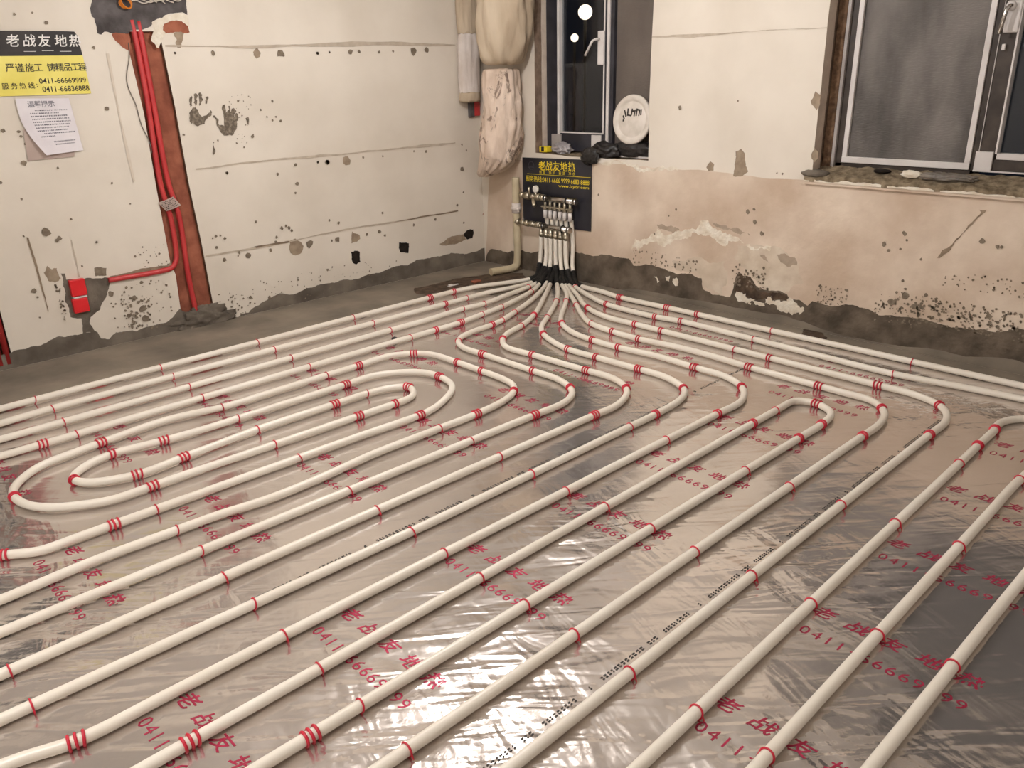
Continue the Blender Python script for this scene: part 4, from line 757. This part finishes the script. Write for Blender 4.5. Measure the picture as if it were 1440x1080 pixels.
for si, (ya, yb) in enumerate(edges):
    b = MB(); nx, ny_ = 200, 24; zb = .002 + .0012 * si; G = []
    xa = X0 + (.05 if si == 0 else 0)
    if si == 0: xa = .75
    if si == 5: X1_ = 4.0
    for i in range(nx + 1):
        row = []
        for j in range(ny_ + 1):
            x = xa + (X1 - xa) * i / nx; y = ya + (yb - ya) * j / ny_
            if si == 0: y = max(y, .60 + .0 * x)
            wob = .010 * noise.noise(Vector((x * 3, si * 7, 0))) if j in (0, ny_) else 0
            ex = .02 * noise.noise(Vector((y * 5, 2, si))) if i == 0 else 0
            h = .0022 * (1 + noise.noise(Vector((x * 3.1 + y * 2.2, y * 4 - x * 1.5, si * .3)))) * .5
            row.append(b.bm.verts.new((x + ex, y + wob, zb + h)))
        G.append(row)
    k = b.mi('foil'); nfoil = len(b.bm.verts)
    for i in range(nx):
        for j in range(ny_):
            f = b.bm.faces.new((G[i][j], G[i+1][j], G[i+1][j+1], G[i][j+1])); f.material_index = k; f.smooth = True
    zt = zb + .0034; y0 = ya + .31
    for x in rowsx[si]:
        for ci, ch_ in enumerate(BR): b.text(ch_, 'ink_red', (x, y0 + .101 * ci, zt), RF, UF, .058, .07, bold=.016, shear=.25)
        for ci, ch_ in enumerate('0411-66669999'): b.text(ch_, 'ink_red', (x + .113, y0 - .005 + .0355 * ci, zt), RF, UF, .056, None if ch_ == '1' else (.014 if ch_ == '-' else .027), bold=.0)
    if si in (3, 4):
        r_ = random.Random(40 + si); x = .9; yl = ya + .02          # maker's small black print along the edge
        while x < 5.4:
            for gl, gap in ((9, .03), (3, .02), (12, .04), (1, .05)):
                for _ in range(gl):
                    w = r_.uniform(.008, .015)
                    for q in range(2):
                        hh = r_.uniform(-.012, .012)
                        b.face([(x, yl - .008 + .008 * q, zt), (x + w * r_.uniform(.4, 1), yl - .008 + .008 * q, zt), (x + w * .8, yl - .002 + .008 * q, zt), (x + .001, yl - .003 + .008 * q, zt)], 'ink_black')
                    x += w + .003
                x += gap
    b.bm.verts.ensure_lookup_table()
    for v in b.bm.verts[nfoil:]:
        x, y = v.co.x, v.co.y
        v.co.z = zb + .0022 * (1 + noise.noise(Vector((x * 3.1 + y * 2.2, y * 4 - x * 1.5, si * .3)))) * .5 + .0006
    tag(b.build('foil_sheet', fix=False), FL[si], 'foil sheet', 'foil sheets on the floor')

# ---------------------------------------------------------------- heating pipes
PR = .0165; PZ = PR + .009
LAB = dict(
 p1='white heating pipe nearest the left wall, running straight along it', p2='white heating pipe, second out from the left wall, straight',
 p3='white heating pipe, third out from the left wall, straight', p4='white heating pipe, fourth out from the left wall, beside the outer oval loop',
 p5='white heating pipe making the leftmost S-bend below the manifold', p6='white heating pipe making the second S-bend from the left below the manifold',
 p7='white heating pipe making the third S-bend from the left, crossing the middle of the floor', p8='white heating pipe making the fourth S-bend, just left of the hairpin loop',
 p9='white heating pipe turning back just outside the hairpin loop on its right', p10='white heating pipe turning back at the right, along the black printed foil edge',
 p11='white heating pipe second out from the right wall, running straight', p12='white heating pipe nearest the right wall, running straight along it',
 q='white heating pipe coiled in long oval loops at the left of the floor', r='white heating pipe in a single hairpin loop right of centre, not reaching the manifold',
 s1='white heating pipe curving off the right edge, third from the bottom right corner', s2='white heating pipe at the right, second from the bottom right corner', s3='white heating pipe nearest the bottom right corner')
def ring_pts(c, t, r, tilt=0):
    u = Vector((0, 0, 1)); w = t.cross(u).normalized(); u2 = (u + t * tilt).normalized()
    return [c + (u2 * math.cos(a * math.pi / 9) + w * math.sin(a * math.pi / 9)) * r for a in range(18)]
fan = ['p%d' % i for i in range(1, 13)]
for name, (pts, ties) in PIPES.items():
    P = [Vector((x, y, PZ)) for x, y in pts]
    path = []; sl = None
    if name in fan:
        k = fan.index(name); i = k // 2; up = (k % 2 == 1)
        if up: x0, y0, z0 = XU - .022, OY[i] + .02, ZU - .15
        else: x0, y0, z0 = XL, OY[i] - .002, ZL - .08
        F = P[0]; dirn = (P[1] - P[0]).normalized()
        head = [Vector((x0, y0, z0))]
        ys = y0 + (F.y - y0) * .12
        if up: head += [Vector((XU - .03, y0, ZL)), Vector((XU - .03, y0 + (F.y - y0) * .05, .25))]
        xk = min(x0 + .02, F.x - .03)
        head += [Vector((xk, ys, .15))]
        mid = F - dirn * .07
        head += [Vector(((xk + mid.x) / 2 if mid.x > xk else xk + .01, (ys + mid.y) / 2, .072)), Vector((max(mid.x, xk + .01), mid.y, .036))]
        body = head + P
    else: body = list(P)
    far = next((p for p in reversed(body) if (p - body[-1]).length > .45), body[0]); d = (body[-1] - far); d.z = 0; d.normalize()
    end = body[-1] + d * .9
    if end.x < XM - .2: body.append(end)
    if name in ('q', 'r'):
        far = next(p for p in body if (p - body[0]).length > .45); d = (body[0] - far); d.z = 0; d.normalize(); body.insert(0, body[0] + d * .9)
    if name == 's1':
        for q_ in ((.655, 4.6), (.65, 4.9), (.65, 5.6), (.65, 6.8)): body.insert(0, Vector((q_[0], q_[1], PZ)))
    if name == 's2':
        for q_ in ((1.08, 4.60), (.94, 4.66), (.875, 4.80), (.86, 5.0), (.86, 5.6), (.86, 6.8)): body.insert(0, Vector((q_[0], q_[1], PZ)))
    if name == 's3':
        for q_ in ((1.6, 4.79), (1.28, 4.80), (1.15, 4.86), (1.085, 5.0), (1.07, 5.2), (1.07, 5.8), (1.07, 6.8)): body.insert(0, Vector((q_[0], q_[1], PZ)))
    if name in ('p11', 'p12'): body[-1] = Vector((body[-2].x, 6.8, PZ))
    path = smooth_path(body, .018, 4)
    org = Vector((path[len(path)//2].x, path[len(path)//2].y, 0))
    b = MB(); b.tube(path, PR, 'pipe_white', 14)
    o = tag(b.build('heating_pipe', origin=org), LAB[name], 'heating pipe', 'heating pipes on the foil floor')
    if name in fan:
        i0 = next(i for i, p in enumerate(path) if p.z < .125 - .01 * (k % 3)); i1 = min(range(len(path)), key=lambda i: (path[i] - P[0]).length)
        seg = path[i0:i1 + 1]
        fine = []
        for a, c in zip(seg, seg[1:]):
            for q in range(3): fine.append(a.lerp(c, q / 3))
        fine.append(seg[-1])
        b = MB(); b.tube(fine, PR, 'sleeve_black', 14, radii=[PR * (1.28 if i % 3 else 1.42) for i in range(len(fine))]); s_ = b.build('sleeve', o, origin=seg[0]); s_['label'] = 'black corrugated bend sleeve'
    for (x, y, n) in ties:
        i = min(range(2, len(path) - 2), key=lambda i: (path[i].x - x) ** 2 + (path[i].y - y) ** 2)
        c = path[i]; tn = (path[i+1] - path[i-1]).normalized()
        b = MB()
        if n == 1:
            b.tube(ring_pts(c, tn, PR + .0022, rnd.uniform(-.25, .25)), .0028, 'tie_red', 6, closed=True)
            w = tn.cross(Vector((0, 0, 1))); sg = rnd.choice((-1, 1))
            b.tube([c + w * sg * (PR + .002), c + w * sg * (PR + .008) + Vector((0, 0, -PZ + .010)), ], .0022, 'tie_red', 6)
        else:
            for q in range(n):
                off = (q - (n - 1) / 2) * .0165
                b.tube(ring_pts(c + tn * off, tn, PR + .0025, rnd.uniform(-.12, .12)), .0042, 'tie_red', 6, closed=True)
        tt_ = b.build('pipe_tie', o, origin=c)

# ---------------------------------------------------------------- scraps by the corner
b = MB(); b.box((.70, .455, .002), (.80, .478, .007), 'frame_white', .002); b.box((.745, .43, .002), (.775, .46, .009), 'frame_white', .003)
tag(b.build('plastic_offcut'), 'white plastic offcuts on the floor left of the cream pipe bend', 'offcut')
b = MB(); b.box((.53, .50, .002), (.60, .55, .018), 'brick', .004)
tag(b.build('brick_fragment'), 'small reddish brick fragment on the floor near the cream pipe bend', 'rubble')
b = MB(); b.lump((1.895, 1.272, .018), (.018, .02, .014), 'bag_black', .2, 2, 3, 1)
tag(b.build('dark_clod'), 'tiny dark clod beside the fourth pipe from the left wall', 'rubble')
